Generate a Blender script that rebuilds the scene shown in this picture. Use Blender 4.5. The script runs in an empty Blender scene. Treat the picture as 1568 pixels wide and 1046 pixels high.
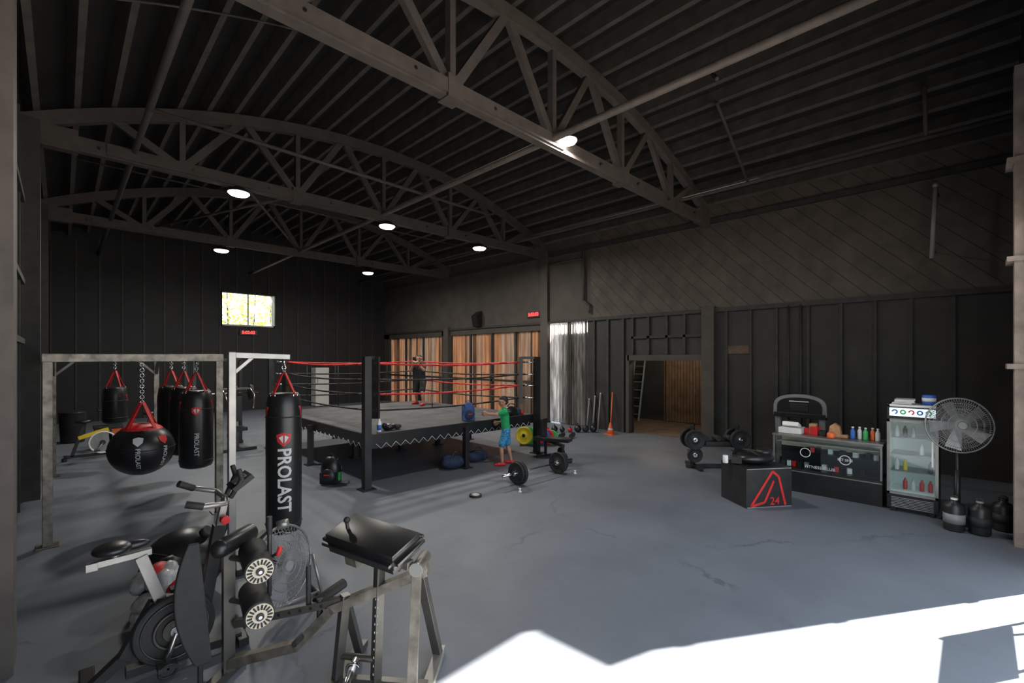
import bpy, bmesh, math, random
import numpy as np
from mathutils import Vector, Matrix
random.seed(7)
scene = bpy.context.scene
PI = math.pi

# ------------------------------------------------------------------ materials
def mat(name, col, rough=0.6, metal=0.0, var=0.15, scale=6.0, bump=0.0, emit=None, es=0.0, coat=0.0):
    m = bpy.data.materials.new(name); m.use_nodes = True
    nt = m.node_tree; N = nt.nodes; L = nt.links
    b = N["Principled BSDF"]
    b.inputs["Roughness"].default_value = rough
    b.inputs["Metallic"].default_value = metal
    if coat: b.inputs["Coat Weight"].default_value = coat
    tc = N.new("ShaderNodeTexCoord"); no = N.new("ShaderNodeTexNoise")
    no.inputs["Scale"].default_value = scale; no.inputs["Detail"].default_value = 6
    L.new(tc.outputs["Object"], no.inputs["Vector"])
    r = N.new("ShaderNodeValToRGB")
    r.color_ramp.elements[0].position = 0.3; r.color_ramp.elements[1].position = 0.7
    c0 = [max(0, c*(1-var)) for c in col]; c1 = [min(1, c*(1+var)) for c in col]
    r.color_ramp.elements[0].color = (*c0, 1); r.color_ramp.elements[1].color = (*c1, 1)
    L.new(no.outputs["Fac"], r.inputs["Fac"]); L.new(r.outputs["Color"], b.inputs["Base Color"])
    if bump:
        bp = N.new("ShaderNodeBump"); bp.inputs["Strength"].default_value = bump; bp.inputs["Distance"].default_value = 0.02
        L.new(no.outputs["Fac"], bp.inputs["Height"]); L.new(bp.outputs["Normal"], b.inputs["Normal"])
    if emit:
        b.inputs["Emission Color"].default_value = (*emit, 1); b.inputs["Emission Strength"].default_value = es
    return m

def translucent(name, c1, c2, scale=2.0, mixf=0.5):
    m = bpy.data.materials.new(name); m.use_nodes = True
    nt = m.node_tree; N = nt.nodes; L = nt.links
    for n in list(N):
        if n.type == 'BSDF_PRINCIPLED': N.remove(n)
    out = [n for n in N if n.type == 'OUTPUT_MATERIAL'][0]
    tc = N.new("ShaderNodeTexCoord"); no = N.new("ShaderNodeTexNoise"); mp = N.new("ShaderNodeMapping")
    mp.inputs["Scale"].default_value = (scale, scale*2.5, scale*0.25)
    L.new(tc.outputs["Object"], mp.inputs["Vector"]); L.new(mp.outputs["Vector"], no.inputs["Vector"])
    no.inputs["Scale"].default_value = 2.0
    r = N.new("ShaderNodeValToRGB"); r.color_ramp.elements[0].position = .35; r.color_ramp.elements[1].position = .65
    r.color_ramp.elements[0].color = (*c1, 1); r.color_ramp.elements[1].color = (*c2, 1)
    L.new(no.outputs["Fac"], r.inputs["Fac"])
    t = N.new("ShaderNodeBsdfTranslucent"); d = N.new("ShaderNodeBsdfDiffuse"); mx = N.new("ShaderNodeMixShader")
    L.new(r.outputs["Color"], t.inputs["Color"]); L.new(r.outputs["Color"], d.inputs["Color"])
    mx.inputs[0].default_value = mixf
    L.new(t.outputs[0], mx.inputs[1]); L.new(d.outputs[0], mx.inputs[2]); L.new(mx.outputs[0], out.inputs["Surface"])
    return m

def glassmat(name, tint=(0.9, 0.95, 0.95), gl=0.08):
    m = bpy.data.materials.new(name); m.use_nodes = True
    nt = m.node_tree; N = nt.nodes; L = nt.links
    for n in list(N):
        if n.type == 'BSDF_PRINCIPLED': N.remove(n)
    out = [n for n in N if n.type == 'OUTPUT_MATERIAL'][0]
    t = N.new("ShaderNodeBsdfTransparent"); g = N.new("ShaderNodeBsdfGlossy"); mx = N.new("ShaderNodeMixShader")
    t.inputs[0].default_value = (*tint, 1); g.inputs["Roughness"].default_value = 0.05
    mx.inputs[0].default_value = gl
    L.new(t.outputs[0], mx.inputs[1]); L.new(g.outputs[0], mx.inputs[2]); L.new(mx.outputs[0], out.inputs["Surface"])
    return m

def floor_mat():
    m = bpy.data.materials.new("painted_concrete"); m.use_nodes = True
    nt = m.node_tree; N = nt.nodes; L = nt.links; b = N["Principled BSDF"]
    tc = N.new("ShaderNodeTexCoord")
    def noise(s, det=8, rough=.6):
        n = N.new("ShaderNodeTexNoise"); n.inputs["Scale"].default_value = s; n.inputs["Detail"].default_value = det
        n.inputs["Roughness"].default_value = rough
        L.new(tc.outputs["Object"], n.inputs["Vector"]); return n
    n1 = noise(.45); r1 = N.new("ShaderNodeValToRGB")
    r1.color_ramp.elements[0].position = .3; r1.color_ramp.elements[1].position = .72
    r1.color_ramp.elements[0].color = (.112, .126, .152, 1); r1.color_ramp.elements[1].color = (.170, .188, .224, 1)
    L.new(n1.outputs["Fac"], r1.inputs["Fac"])
    n2 = noise(9, 4, .7); r2 = N.new("ShaderNodeValToRGB")
    r2.color_ramp.elements[0].position = .24; r2.color_ramp.elements[1].position = .38
    r2.color_ramp.elements[0].color = (.68, .68, .68, 1); r2.color_ramp.elements[1].color = (1, 1, 1, 1)
    L.new(n2.outputs["Fac"], r2.inputs["Fac"])
    mx = N.new("ShaderNodeMix"); mx.data_type = 'RGBA'; mx.blend_type = 'MULTIPLY'; mx.inputs[0].default_value = .8
    L.new(r1.outputs["Color"], mx.inputs[6]); L.new(r2.outputs["Color"], mx.inputs[7])
    n3 = noise(1.7, 8, .7)
    va = N.new("ShaderNodeVectorMath"); va.operation = 'MULTIPLY_ADD'
    va.inputs[1].default_value = (.5, .5, .5)
    L.new(n3.outputs["Color"], va.inputs[0]); L.new(tc.outputs["Object"], va.inputs[2])
    vo = N.new("ShaderNodeTexVoronoi"); vo.feature = 'DISTANCE_TO_EDGE'; vo.inputs["Scale"].default_value = .17
    L.new(va.outputs[0], vo.inputs["Vector"])
    r3 = N.new("ShaderNodeValToRGB"); r3.color_ramp.elements[0].position = .0003; r3.color_ramp.elements[1].position = .0011
    r3.color_ramp.elements[0].color = (.5, .5, .5, 1); r3.color_ramp.elements[1].color = (1, 1, 1, 1)
    L.new(vo.outputs["Distance"], r3.inputs["Fac"])
    mrc = N.new("ShaderNodeMapRange"); mrc.inputs[1].default_value = .46; mrc.inputs[2].default_value = .58; mrc.inputs[4].default_value = .8
    n5 = noise(.9, 3, .5); L.new(n5.outputs["Fac"], mrc.inputs[0])
    mx2 = N.new("ShaderNodeMix"); mx2.data_type = 'RGBA'; mx2.blend_type = 'MULTIPLY'
    L.new(mrc.outputs[0], mx2.inputs[0])
    L.new(mx.outputs[2], mx2.inputs[6]); L.new(r3.outputs["Color"], mx2.inputs[7])
    L.new(mx2.outputs[2], b.inputs["Base Color"])
    mr = N.new("ShaderNodeMapRange"); mr.inputs[3].default_value = .36; mr.inputs[4].default_value = .62
    n4 = noise(2.2); L.new(n4.outputs["Fac"], mr.inputs[0]); L.new(mr.outputs[0], b.inputs["Roughness"])
    bp = N.new("ShaderNodeBump"); bp.inputs["Strength"].default_value = .08; bp.inputs["Distance"].default_value = .01
    L.new(n2.outputs["Fac"], bp.inputs["Height"]); L.new(bp.outputs["Normal"], b.inputs["Normal"])
    return m

def diag_mat():
    m = mat("diagonal_boards", (.084, .070, .057), .7, var=.25, scale=3)
    nt = m.node_tree; N = nt.nodes; L = nt.links; b = N["Principled BSDF"]
    tc = N.new("ShaderNodeTexCoord"); sp = N.new("ShaderNodeSeparateXYZ"); L.new(tc.outputs["Object"], sp.inputs[0])
    s = N.new("ShaderNodeMath"); s.operation = 'SUBTRACT'; L.new(sp.outputs[2], s.inputs[0]); L.new(sp.outputs[1], s.inputs[1])
    mu = N.new("ShaderNodeMath"); mu.operation = 'MULTIPLY'; mu.inputs[1].default_value = 2.6; L.new(s.outputs[0], mu.inputs[0])
    fr = N.new("ShaderNodeMath"); fr.operation = 'FRACT'; L.new(mu.outputs[0], fr.inputs[0])
    gt = N.new("ShaderNodeMath"); gt.operation = 'GREATER_THAN'; gt.inputs[1].default_value = .05; L.new(fr.outputs[0], gt.inputs[0])
    mx = N.new("ShaderNodeMix"); mx.data_type = 'RGBA'; mx.blend_type = 'MIX'
    L.new(gt.outputs[0], mx.inputs[0]); mx.inputs[6].default_value = (.020, .017, .015, 1)
    src = b.inputs["Base Color"].links[0].from_socket; L.new(src, mx.inputs[7]); L.new(mx.outputs[2], b.inputs["Base Color"])
    bp = N.new("ShaderNodeBump"); bp.inputs["Strength"].default_value = .3; bp.inputs["Distance"].default_value = .01
    L.new(gt.outputs[0], bp.inputs["Height"]); L.new(bp.outputs["Normal"], b.inputs["Normal"])
    return m

M = dict(
 floor=floor_mat(), diag=diag_mat(),
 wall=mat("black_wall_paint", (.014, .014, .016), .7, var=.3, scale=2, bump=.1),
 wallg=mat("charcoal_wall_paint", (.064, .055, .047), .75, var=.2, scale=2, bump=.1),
 wallb=mat("dark_panel_paint", (.025, .0235, .022), .6, var=.3, scale=2, bump=.1),
 stud=mat("charcoal_stud_paint", (.032, .030, .028), .65, var=.3, scale=5),
 deck=mat("roof_deck_paint", (.012, .0117, .0115), .85, var=.3, scale=3),
 joist=mat("roof_joist_paint", (.080, .071, .064), .8, var=.25, scale=4, bump=.2),
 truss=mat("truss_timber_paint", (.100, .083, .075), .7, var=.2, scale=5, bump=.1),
 truss_shaded=mat("shaded_truss_timber_paint", (.058, .050, .046), .7, var=.2, scale=5, bump=.1),  # same paint as the near truss, darkened to carry the dimness farther in
 jamb=mat("light_lifted_jamb_paint", (.34, .27, .23), .7, var=.3, scale=5, bump=.2),  # colour lightened to stand in for bounced sunlight on the jamb
 black=mat("black_vinyl", (.012, .012, .013), .36, var=.2, scale=8),
 rubber=mat("black_rubber", (.015, .015, .016), .65, var=.3, scale=20),
 frame=mat("weathered_steel", (.20, .18, .15), .45, metal=.7, var=.5, scale=9),
 chrome=mat("chrome", (.6, .6, .6), .2, metal=1, var=.05),
 silver=mat("silver_paint", (.30, .29, .275), .35, metal=.6, var=.15),
 dsteel=mat("dark_steel", (.035, .035, .036), .4, metal=.5, var=.2),
 gun=mat("gunmetal_paint", (.10, .095, .085), .35, metal=.6, var=.2),
 canvas=mat("grey_canvas", (.068, .068, .073), .85, var=.3, scale=3, bump=.1),
 red=mat("red_paint", (.55, .018, .02), .5, var=.15),
 white=mat("white_plastic", (.75, .75, .73), .5, var=.05),
 offw=mat("off_white_print", (.62, .62, .60), .6, var=.05),
 bagp=mat("clear_bag_plastic", (.42, .42, .42), .25, var=.3, scale=14, bump=.6),
 cream=mat("cream_plastic", (.55, .50, .40), .5, var=.1),
 grey=mat("grey_plastic", (.22, .22, .23), .5, var=.1),
 mesh=mat("grille_wire", (.30, .30, .30), .4, metal=.6, var=.1),
 blue=mat("blue_cloth", (.03, .07, .20), .8, var=.4, scale=30),
 navy=mat("navy_cloth", (.015, .025, .06), .85, var=.4, scale=20),
 green=mat("green_cloth", (.01, .30, .10), .85, var=.15, scale=12),
 shorts=mat("blue_pattern_cloth", (.04, .22, .42), .8, var=.8, scale=40),
 yellow=mat("yellow_rubber", (.75, .55, .03), .5, var=.1),
 pgreen=mat("green_rubber", (.04, .40, .10), .5, var=.1),
 pblue=mat("blue_rubber", (.03, .12, .45), .5, var=.1),
 orange=mat("orange_plastic", (.75, .14, .04), .5, var=.1),
 lgreen=mat("ladder_fibreglass", (.22, .30, .25), .5, var=.1),
 wood=mat("plywood", (.15, .092, .05), .6, var=.3, scale=5),
 woodd=mat("brown_boards", (.09, .055, .034), .6, var=.35, scale=5),
 bfloor=mat("brown_floor", (.15, .105, .075), .6, var=.3, scale=3),
 skin=mat("skin_tan", (.42, .22, .14), .55, var=.08, scale=10),
 hair=mat("dark_hair", (.012, .009, .007), .6, var=.3, scale=60),
 shirt=mat("black_cotton", (.015, .015, .017), .85, var=.3, scale=10),
 eye=mat("eye_dark", (.02, .015, .012), .2),
 lip=mat("lip", (.30, .10, .08), .5),
 paper=mat("brown_paper", (.40, .22, .11), .8, var=.2, scale=20),
 led=mat("led_lens", (.9, .9, .9), .3, emit=(1, .96, .88), es=14),
 digit=mat("red_led_digit", (.6, .02, .02), .4, emit=(1, .03, .03), es=3.5),
 fridgelight=mat("fridge_header_light", (.8, .85, .9), .4, emit=(.75, .9, 1), es=.5),
 fridgein=mat("fridge_interior", (.50, .54, .53), .4, var=.05, emit=(.8, 1, .95), es=.05),
 glass=glassmat("clear_glass"),
 plastic_o=translucent("orange_brown_sheet", (.20, .135, .095), (.27, .185, .13), 1.5, .35),
 plastic_p=translucent("pink_brown_sheet", (.18, .145, .122), (.25, .205, .175), 1.5, .35),
 plastic_d=translucent("dark_brown_sheet", (.075, .056, .045), (.13, .095, .075), 1.5, .35),
 plastic_g=translucent("grey_brown_sheet", (.15, .135, .122), (.22, .198, .18), 1.5, .35),
 plastic_w=translucent("clear_curtain", (.20, .19, .18), (.58, .55, .53), 3.0, .35),
 leaf=translucent("leaves", (.50, .50, .12), (.80, .74, .30), 1.0, .5),
 ground=mat("exterior_concrete", (.36, .33, .29), .85, var=.15, scale=1),
)

# ------------------------------------------------------------------ mesh builder
class B:
    def __init__(s): s.bm = bmesh.new(); s.mats = []
    def mi(s, m):
        if isinstance(m, str): m = M[m]
        if m not in s.mats: s.mats.append(m)
        return s.mats.index(m)
    def _fin(s, verts, m, smooth=False, mtx=None):
        if mtx is not None: bmesh.ops.transform(s.bm, matrix=mtx, verts=verts)
        i = s.mi(m); fs = set()
        for v in verts:
            for f in v.link_faces: fs.add(f)
        for f in fs:
            f.material_index = i
            f.smooth = smooth and len(f.verts) <= 4
    def box(s, c, d, m, rz=0, rot=None):
        r = bmesh.ops.create_cube(s.bm, size=1)
        R = rot if rot is not None else Matrix.Rotation(rz, 4, 'Z')
        s._fin(r['verts'], m, False, Matrix.Translation(c) @ R @ Matrix.Diagonal((*d, 1)))
    def bx(s, x0, x1, y0, y1, z0, z1, m):
        s.box(((x0+x1)/2, (y0+y1)/2, (z0+z1)/2), (abs(x1-x0), abs(y1-y0), abs(z1-z0)), m)
    def beam(s, p, q, w, h, m):
        p = Vector(p); q = Vector(q); d = q-p; ln = d.length; d = d.normalized()
        up = Vector((0, 0, 1)) if abs(d.z) < .98 else Vector((0, 1, 0))
        x = d.cross(up).normalized(); z = x.cross(d)
        R = Matrix((x, d, z)).transposed().to_4x4()
        s.box((p+q)/2, (w, ln, h), m, rot=R)
    def cyl(s, p, q, r, m, r2=None, seg=16, caps=True):
        p = Vector(p); q = Vector(q); d = q-p
        rr = bmesh.ops.create_cone(s.bm, cap_ends=caps, segments=seg, radius1=r, radius2=r if r2 is None else r2, depth=d.length)
        s._fin(rr['verts'], m, True, Matrix.Translation((p+q)/2) @ d.to_track_quat('Z', 'Y').to_matrix().to_4x4())
    def sph(s, c, r, m, u=20, v=12, rot=None):
        if not hasattr(r, '__len__'): r = (r, r, r)
        rr = bmesh.ops.create_uvsphere(s.bm, u_segments=u, v_segments=v, radius=1)
        s._fin(rr['verts'], m, True, Matrix.Translation(c) @ (rot or Matrix.Identity(4)) @ Matrix.Diagonal((*r, 1)))
    def lathe(s, prof, c, m, axis=(0, 0, 1), seg=24):
        q = Vector(axis).to_track_quat('Z', 'Y').to_matrix().to_4x4(); T = Matrix.Translation(c) @ q
        rings = []
        for (r, z) in prof:
            rings.append([s.bm.verts.new(T @ Vector((r*math.cos(2*PI*i/seg), r*math.sin(2*PI*i/seg), z))) for i in range(seg)])
        i = s.mi(m)
        for a, b in zip(rings[:-1], rings[1:]):
            for k in range(seg):
                f = s.bm.faces.new((a[k], a[(k+1) % seg], b[(k+1) % seg], b[k])); f.material_index = i; f.smooth = True
        for ring, rev in ((rings[0], True), (rings[-1], False)):
            try:
                f = s.bm.faces.new(ring[::-1] if rev else ring); f.material_index = i
            except Exception: pass
    def torus(s, c, R, r, m, axis=(0, 0, 1), seg=32, sub=6, arc=2*PI, start=0):
        q = Vector(axis).to_track_quat('Z', 'Y').to_matrix().to_4x4(); T = Matrix.Translation(c) @ q
        i = s.mi(m); full = arc >= 2*PI-1e-4; n = seg if full else seg+1; rings = []
        for k in range(n):
            a = start+arc*k/seg
            rings.append([s.bm.verts.new(T @ Vector(((R+r*math.cos(2*PI*j/sub))*math.cos(a), (R+r*math.cos(2*PI*j/sub))*math.sin(a), r*math.sin(2*PI*j/sub)))) for j in range(sub)])
        for k in range(seg):
            a = rings[k]; b = rings[(k+1) % n]
            for j in range(sub):
                f = s.bm.faces.new((a[j], b[j], b[(j+1) % sub], a[(j+1) % sub])); f.material_index = i; f.smooth = True
    def tube(s, pts, r, m, seg=10):
        pts = [Vector(p) for p in pts]
        for a, b in zip(pts[:-1], pts[1:]): s.cyl(a, b, r, m, seg=seg)
        for p in pts[1:-1]: s.sph(p, r, m, 10, 6)
    def poly(s, pts, thick, m):
        i = s.mi(m); pts = [Vector(p) for p in pts]; t = Vector(thick)
        a = [s.bm.verts.new(p) for p in pts]; b = [s.bm.verts.new(p+t) for p in pts]
        fs = [s.bm.faces.new(a), s.bm.faces.new(b[::-1])]
        for k in range(len(pts)):
            fs.append(s.bm.faces.new((a[k], b[k], b[(k+1) % len(pts)], a[(k+1) % len(pts)])))
        for f in fs: f.material_index = i
    def raw(s, verts, faces, m):
        i = s.mi(m); vs = [s.bm.verts.new(v) for v in verts]
        for f in faces:
            try:
                ff = s.bm.faces.new([vs[k] for k in f]); ff.material_index = i
            except Exception: pass
    def done(s, name, bevel=0.0):
        bmesh.ops.recalc_face_normals(s.bm, faces=s.bm.faces)
        me = bpy.data.meshes.new(name); s.bm.to_mesh(me); s.bm.free()
        for m in s.mats: me.materials.append(m)
        o = bpy.data.objects.new(name, me); scene.collection.objects.link(o)
        if bevel:
            bv = o.modifiers.new("bevel", 'BEVEL'); bv.width = bevel; bv.segments = 2; bv.limit_method = 'ANGLE'; bv.angle_limit = math.radians(50)
        return o

def text_geo(txt, size, bold=0.0):
    cu = bpy.data.curves.new("t", 'FONT'); cu.body = txt; cu.size = size; cu.offset = bold; cu.align_x = 'CENTER'; cu.align_y = 'CENTER'
    cu.resolution_u = 3
    o = bpy.data.objects.new("t", cu); scene.collection.objects.link(o)
    bpy.context.view_layer.update()
    me = o.evaluated_get(bpy.context.evaluated_depsgraph_get()).to_mesh()
    bm = bmesh.new(); bm.from_mesh(me); bmesh.ops.triangulate(bm, faces=bm.faces[:])
    for _ in range(2): bmesh.ops.subdivide_edges(bm, edges=bm.edges[:], cuts=1, use_grid_fill=True)
    bm.verts.ensure_lookup_table(); bm.verts.index_update()
    vs = [tuple(v.co) for v in bm.verts]; fs = [tuple(v.index for v in f.verts) for f in bm.faces]
    bm.free()
    bpy.data.objects.remove(o); bpy.data.curves.remove(cu)
    return vs, fs

# room extents   x: left wall -> right wall,   y: front -> back
XL, XR, YF, YB = -.46, 11.84, -.45, 21.4
XC = (XL+XR)/2; HALF = (XR-XL)/2
Z_END, RISE = 5.85, 1.45
RAD = (HALF**2+RISE**2)/(2*RISE)
def arc(x, off=0):
    return Z_END-(RAD-RISE)+math.sqrt(max(0, RAD**2-(x-XC)**2))+off

# ------------------------------------------------------------------ shell
b = B(); b.bx(XL-.2, XR+.2, YF-.2, YB+.2, -.15, 0, 'floor'); b.done("floor")
b = B(); b.bx(-40, 50, -50, 60, -.30, -.16, 'ground'); b.done("ground_outside")

b = B()
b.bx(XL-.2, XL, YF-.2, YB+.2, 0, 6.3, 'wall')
b.done("wall_left")
b = B()
for i in range(36):
    y = -.2+i*.61
    if y < YB: b.bx(XL, XL+.035, y-.03, y+.03, 0, 5.8, 'stud')
for z in (2.45, 3.35, 4.6): b.bx(XL, XL+.06, YF, YB, z-.04, z+.04, 'stud')
b.done("trim_left")
b = B()
for y in (4.85, 10.35, 15.85): b.bx(XL, XL+.22, y-.17, y+.17, 0, 5.9, 'truss' if y < 5 else 'stud')
b.done("trim_left_pilasters")

b = B()
wx0, wx1, wz0, wz1 = 4.61, 6.52, 3.57, 4.87
b.bx(XL, XR, YB, YB+.2, 0, wz0, 'wall')
b.bx(XL, wx0, YB, YB+.2, wz0, wz1, 'wall'); b.bx(wx1, XR, YB, YB+.2, wz0, wz1, 'wall')
n = 24; xs = [XL+(XR-XL)*i/n for i in range(n+1)]
b.poly([(XL, YB, wz1), (XR, YB, wz1)]+[(x, YB, arc(x, .5)) for x in xs[::-1]], (0, .2, 0), 'wall')
b.done("wall_back")
b = B()
for i in range(21):
    x = XL+.2+i*.6
    for z0, z1 in (((0, wz0-.06), (wz1+.06, arc(x))) if wx0-.05 < x < wx1+.05 else ((0, arc(x)),)):
        b.bx(x-.025, x+.025, YB-.035, YB, z0, z1, 'stud')
b.done("trim_back")
b = B()
b.bx(wx0-.06, wx0, YB-.06, YB+.1, wz0-.06, wz1+.06, 'wall'); b.bx(wx1, wx1+.06, YB-.06, YB+.1, wz0-.06, wz1+.06, 'silver')
b.bx(wx0-.06, wx1+.06, YB-.06, YB+.1, wz0-.06, wz0, 'silver'); b.bx(wx0-.06, wx1+.06, YB-.06, YB+.1, wz1, wz1+.06, 'wall')
b.bx((wx0+wx1)/2-.02, (wx0+wx1)/2+.02, YB+.03, YB+.07, wz0, wz1, 'grey')
b.bx(wx0, wx1, YB+.045, YB+.055, wz0, wz1, 'glass')
b.done("window_1")
b = B()
for i in range(5200):
    c = Vector((random.uniform(2.5, 9.5), random.uniform(24, 25.8), random.uniform(1.8, 6.6))); s_ = random.uniform(.05, .13)
    a = Vector((random.uniform(-1, 1), random.uniform(-1, 1), random.uniform(-1, 1))).normalized()
    t = a.cross(Vector((random.random(), random.random(), .3))).normalized()
    b.raw([c-a*s_, c+t*s_*.5, c+a*s_, c-t*s_*.5], [(0, 1, 2, 3)], 'leaf')
for i in range(9): b.cyl((2.3+i*.85, 24.8, -.16), (2.4+i*.85+random.uniform(-.3, .3), 24.8, 5.6), .05, 'woodd', .02, 8)
b.done("hedge_trees")

b = B()
HD = 3.75
b.poly([(XL, YF, HD), (XR, YF, HD)]+[(x, YF, arc(x, .5)) for x in xs[::-1]], (0, -.2, 0), 'wall')
b.bx(XL, -.3, YF-.2, YF, 0, HD, 'wall'); b.bx(7.72, XR, YF-.2, YF, 0, HD, 'wall')
b.done("wall_front")
b = B(); b.poly([(7.03, -.72, -.14), (7.03, -.72, 2.85), (6.84, -.72, 3.0), (7.71, -.72, 3.68), (7.85, -.72, 3.68), (7.85, -.72, -.14)], (0, .06, 0), 'stud')  # unseen panel added outside, outline cut to shape the sun patch edge
for z in (.1, .9, 1.8, 2.7): b.bx(7.05, 7.85, -.75, -.72, z-.04, z+.04, 'stud')
b.done("sun_cutoff_panel")
b = B()
b.bx(7.9, 8.15, YF, YF+.14, 0, 5.6, 'jamb')
for z in (2.1, 3.35, 4.5): b.bx(7.85, 8.25, YF, YF+.2, z-.03, z+.03, 'jamb')
b.done("trim_front")

b = B(); X1 = XR+.2
b.bx(XR, X1, YF-.2, 8.5, 3.42, 6.3, 'diag')
b.done("wall_right_boards")
b = B()
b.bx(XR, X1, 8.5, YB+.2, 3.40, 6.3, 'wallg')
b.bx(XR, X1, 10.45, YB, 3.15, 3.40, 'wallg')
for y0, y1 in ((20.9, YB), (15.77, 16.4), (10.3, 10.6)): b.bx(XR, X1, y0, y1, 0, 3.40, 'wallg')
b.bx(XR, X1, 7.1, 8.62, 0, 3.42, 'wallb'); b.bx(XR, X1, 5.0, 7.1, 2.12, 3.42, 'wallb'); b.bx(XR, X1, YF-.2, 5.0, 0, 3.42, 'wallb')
b.done("wall_right")
b = B()
for y in (4.37, 3.81, 3.25, 2.62, 2.02, 1.45, .9, .3): b.bx(XR-.05, XR, y-.03, y+.03, 0, 3.36, 'stud')
for y in (7.32, 7.85, 8.35): b.bx(XR-.06, XR, y-.04, y+.04, 0, 3.36, 'stud')
for y in (5.45, 5.95, 6.5, 7.0): b.bx(XR-.06, XR, y-.035, y+.035, 2.3, 3.36, 'stud')
b.bx(XR-.07, XR, YF, 8.62, 3.36, 3.46, 'stud'); b.bx(XR-.06, XR, 8.62, YB, 3.36, 3.44, 'stud')
b.bx(XR-.06, XR, 5.0, 7.1, 2.75, 2.82, 'stud')
b.bx(XR-.03, XR, 3.85, 4.34, 2.3, 2.5, 'woodd')
b.bx(XR-.08, XR+.05, 4.95, 7.15, 2.12, 2.28, 'wallg'); b.bx(XR-.08, XR+.1, 7.1, 7.2, 0, 2.28, 'wallg')
b.done("trim_right")
b = B()
for y, z in ((4.80, 3.5), (10.35, 5.8), (15.95, 3.5)): b.bx(XR-.14, XR, y-.16, y+.16, 0, z, 'wallg')
b.done("trim_right_pilasters")
b = B()
b.bx(XR-.09, XR, YF, YB, 5.62, 5.74, 'stud')
b.done("trim_right_top_plate")

b = B()
for (y0, y1) in ((16.4, 20.9), (10.6, 15.77)):
    y = y0; k = 0
    while y < y1-.02:
        w = random.choice((.08, .12, .16, .22)); e = min(y+w, y1)
        b.bx(XR+.10, XR+.12+.02*(k % 2), y, e, 0, 3.15, random.choice(('plastic_o', 'plastic_p', 'plastic_g', 'plastic_d', 'plastic_p', 'plastic_d', 'plastic_o', 'plastic_o')))
        y = e; k += 1
b.done("window_sheet_panels")
b = B()
for (y0, y1) in ((16.4, 20.9), (10.6, 15.77)):
    nn = int((y1-y0)/1.25)
    for i in range(nn+1):
        y = y0+(y1-y0)*i/nn; b.bx(XR+.02, XR+.09, y-.045, y+.045, 0, 3.15, 'stud')
    b.bx(XR+.02, XR+.09, y0, y1, 1.3, 1.38, 'stud')
b.done("trim_sheet_frame")
b = B(); pts = []
for i in range(61):
    y = 8.66+1.6*i/60; pts.append((XR+.06+.035*math.sin(i*1.3)+.01*math.sin(i*3.1), y))
vs = []; fs = []
for (x, y) in pts: vs += [(x, y, .03), (x, y, 3.38)]
for i in range(60): fs.append((2*i, 2*i+1, 2*i+3, 2*i+2))
b.raw(vs, fs, 'plastic_w')
for y in (8.68, 9.3, 9.38, 10.22): b.bx(XR-.02, XR+.0, y-.03, y+.03, 0, 3.38, 'stud')
b.done("plastic_strip_curtain")

b = B()
b.bx(X1, 15.2, 4.4, 9.9, -.15, 0, 'bfloor'); b.done("floor_side_room")
b = B(); b.bx(15.0, 15.2, 4.4, 9.9, 0, 3, 'wallb'); b.bx(X1, 15.2, 4.3, 4.4, 0, 3, 'wallb'); b.bx(X1, 15.2, 9.8, 9.9, 0, 3, 'wallb'); b.done("wall_side_room")
b = B(); b.bx(X1, 15.2, 4.3, 9.9, 3, 3.1, 'wall'); b.done("ceiling_side_room")
b = B()
for i in range(12): b.bx(14.93, 14.98, 6.3+i*.105, 6.3+i*.105+.090, 0.02, 2.3, 'wood')
b.bx(14.975, 14.985, 6.3, 7.56, .02, 2.3, 'woodd')
b.bx(14.9, 14.98, 7.56, 7.62, 0, 2.35, 'woodd'); b.bx(14.9, 14.98, 6.2, 6.3, 0, 2.35, 'woodd')
b.bx(14.90, 14.94, 6.5, 6.54, 1.0, 1.15, 'silver')
b.done("door_wood_panel")
b = B()
for y in (8.25, 8.65): b.beam((14.3, y, 0), (14.75, y, 2.1), .05, .03, 'lgreen')
for i in range(7): b.beam((14.3+.06*(i+.8), 8.25, .28*(i+.8)), (14.3+.06*(i+.8), 8.65, .28*(i+.8)), .07, .025, 'silver')
b.done("step_ladder")

# roof
b = B()
n = 48; X = [XL-.25+(XR-XL+.5)*i/n for i in range(n+1)]
def arcx(x, o): return arc(min(max(x, XL), XR), o)
vs = []; fs = []
for x in X:
    z = arcx(x, .42); vs += [(x, YF-.3, z), (x, YB+.3, z), (x, YF-.3, z+.12), (x, YB+.3, z+.12)]
for i in range(n):
    a = 4*i; c = 4*(i+1)
    fs += [(a, c, c+1, a+1), (a+2, a+3, c+3, c+2), (a, a+2, c+2, c), (a+1, c+1, c+3, a+3)]
b.raw(vs, fs, 'deck'); b.done("ceiling")
b = B()
nj = 27
for i in range(nj):
    x = XL+.12+(XR-XL-.24)*i/(nj-1)
    ang = -math.asin((x-XC)/RAD)
    R = Matrix.Rotation(-ang, 4, 'Y')
    zc = arc(x)+.115+.17
    b.box((x, (YF+YB)/2, zc), (.085, YB-YF, .27), 'joist', rot=R)
b.done("ceiling_joists")

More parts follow.
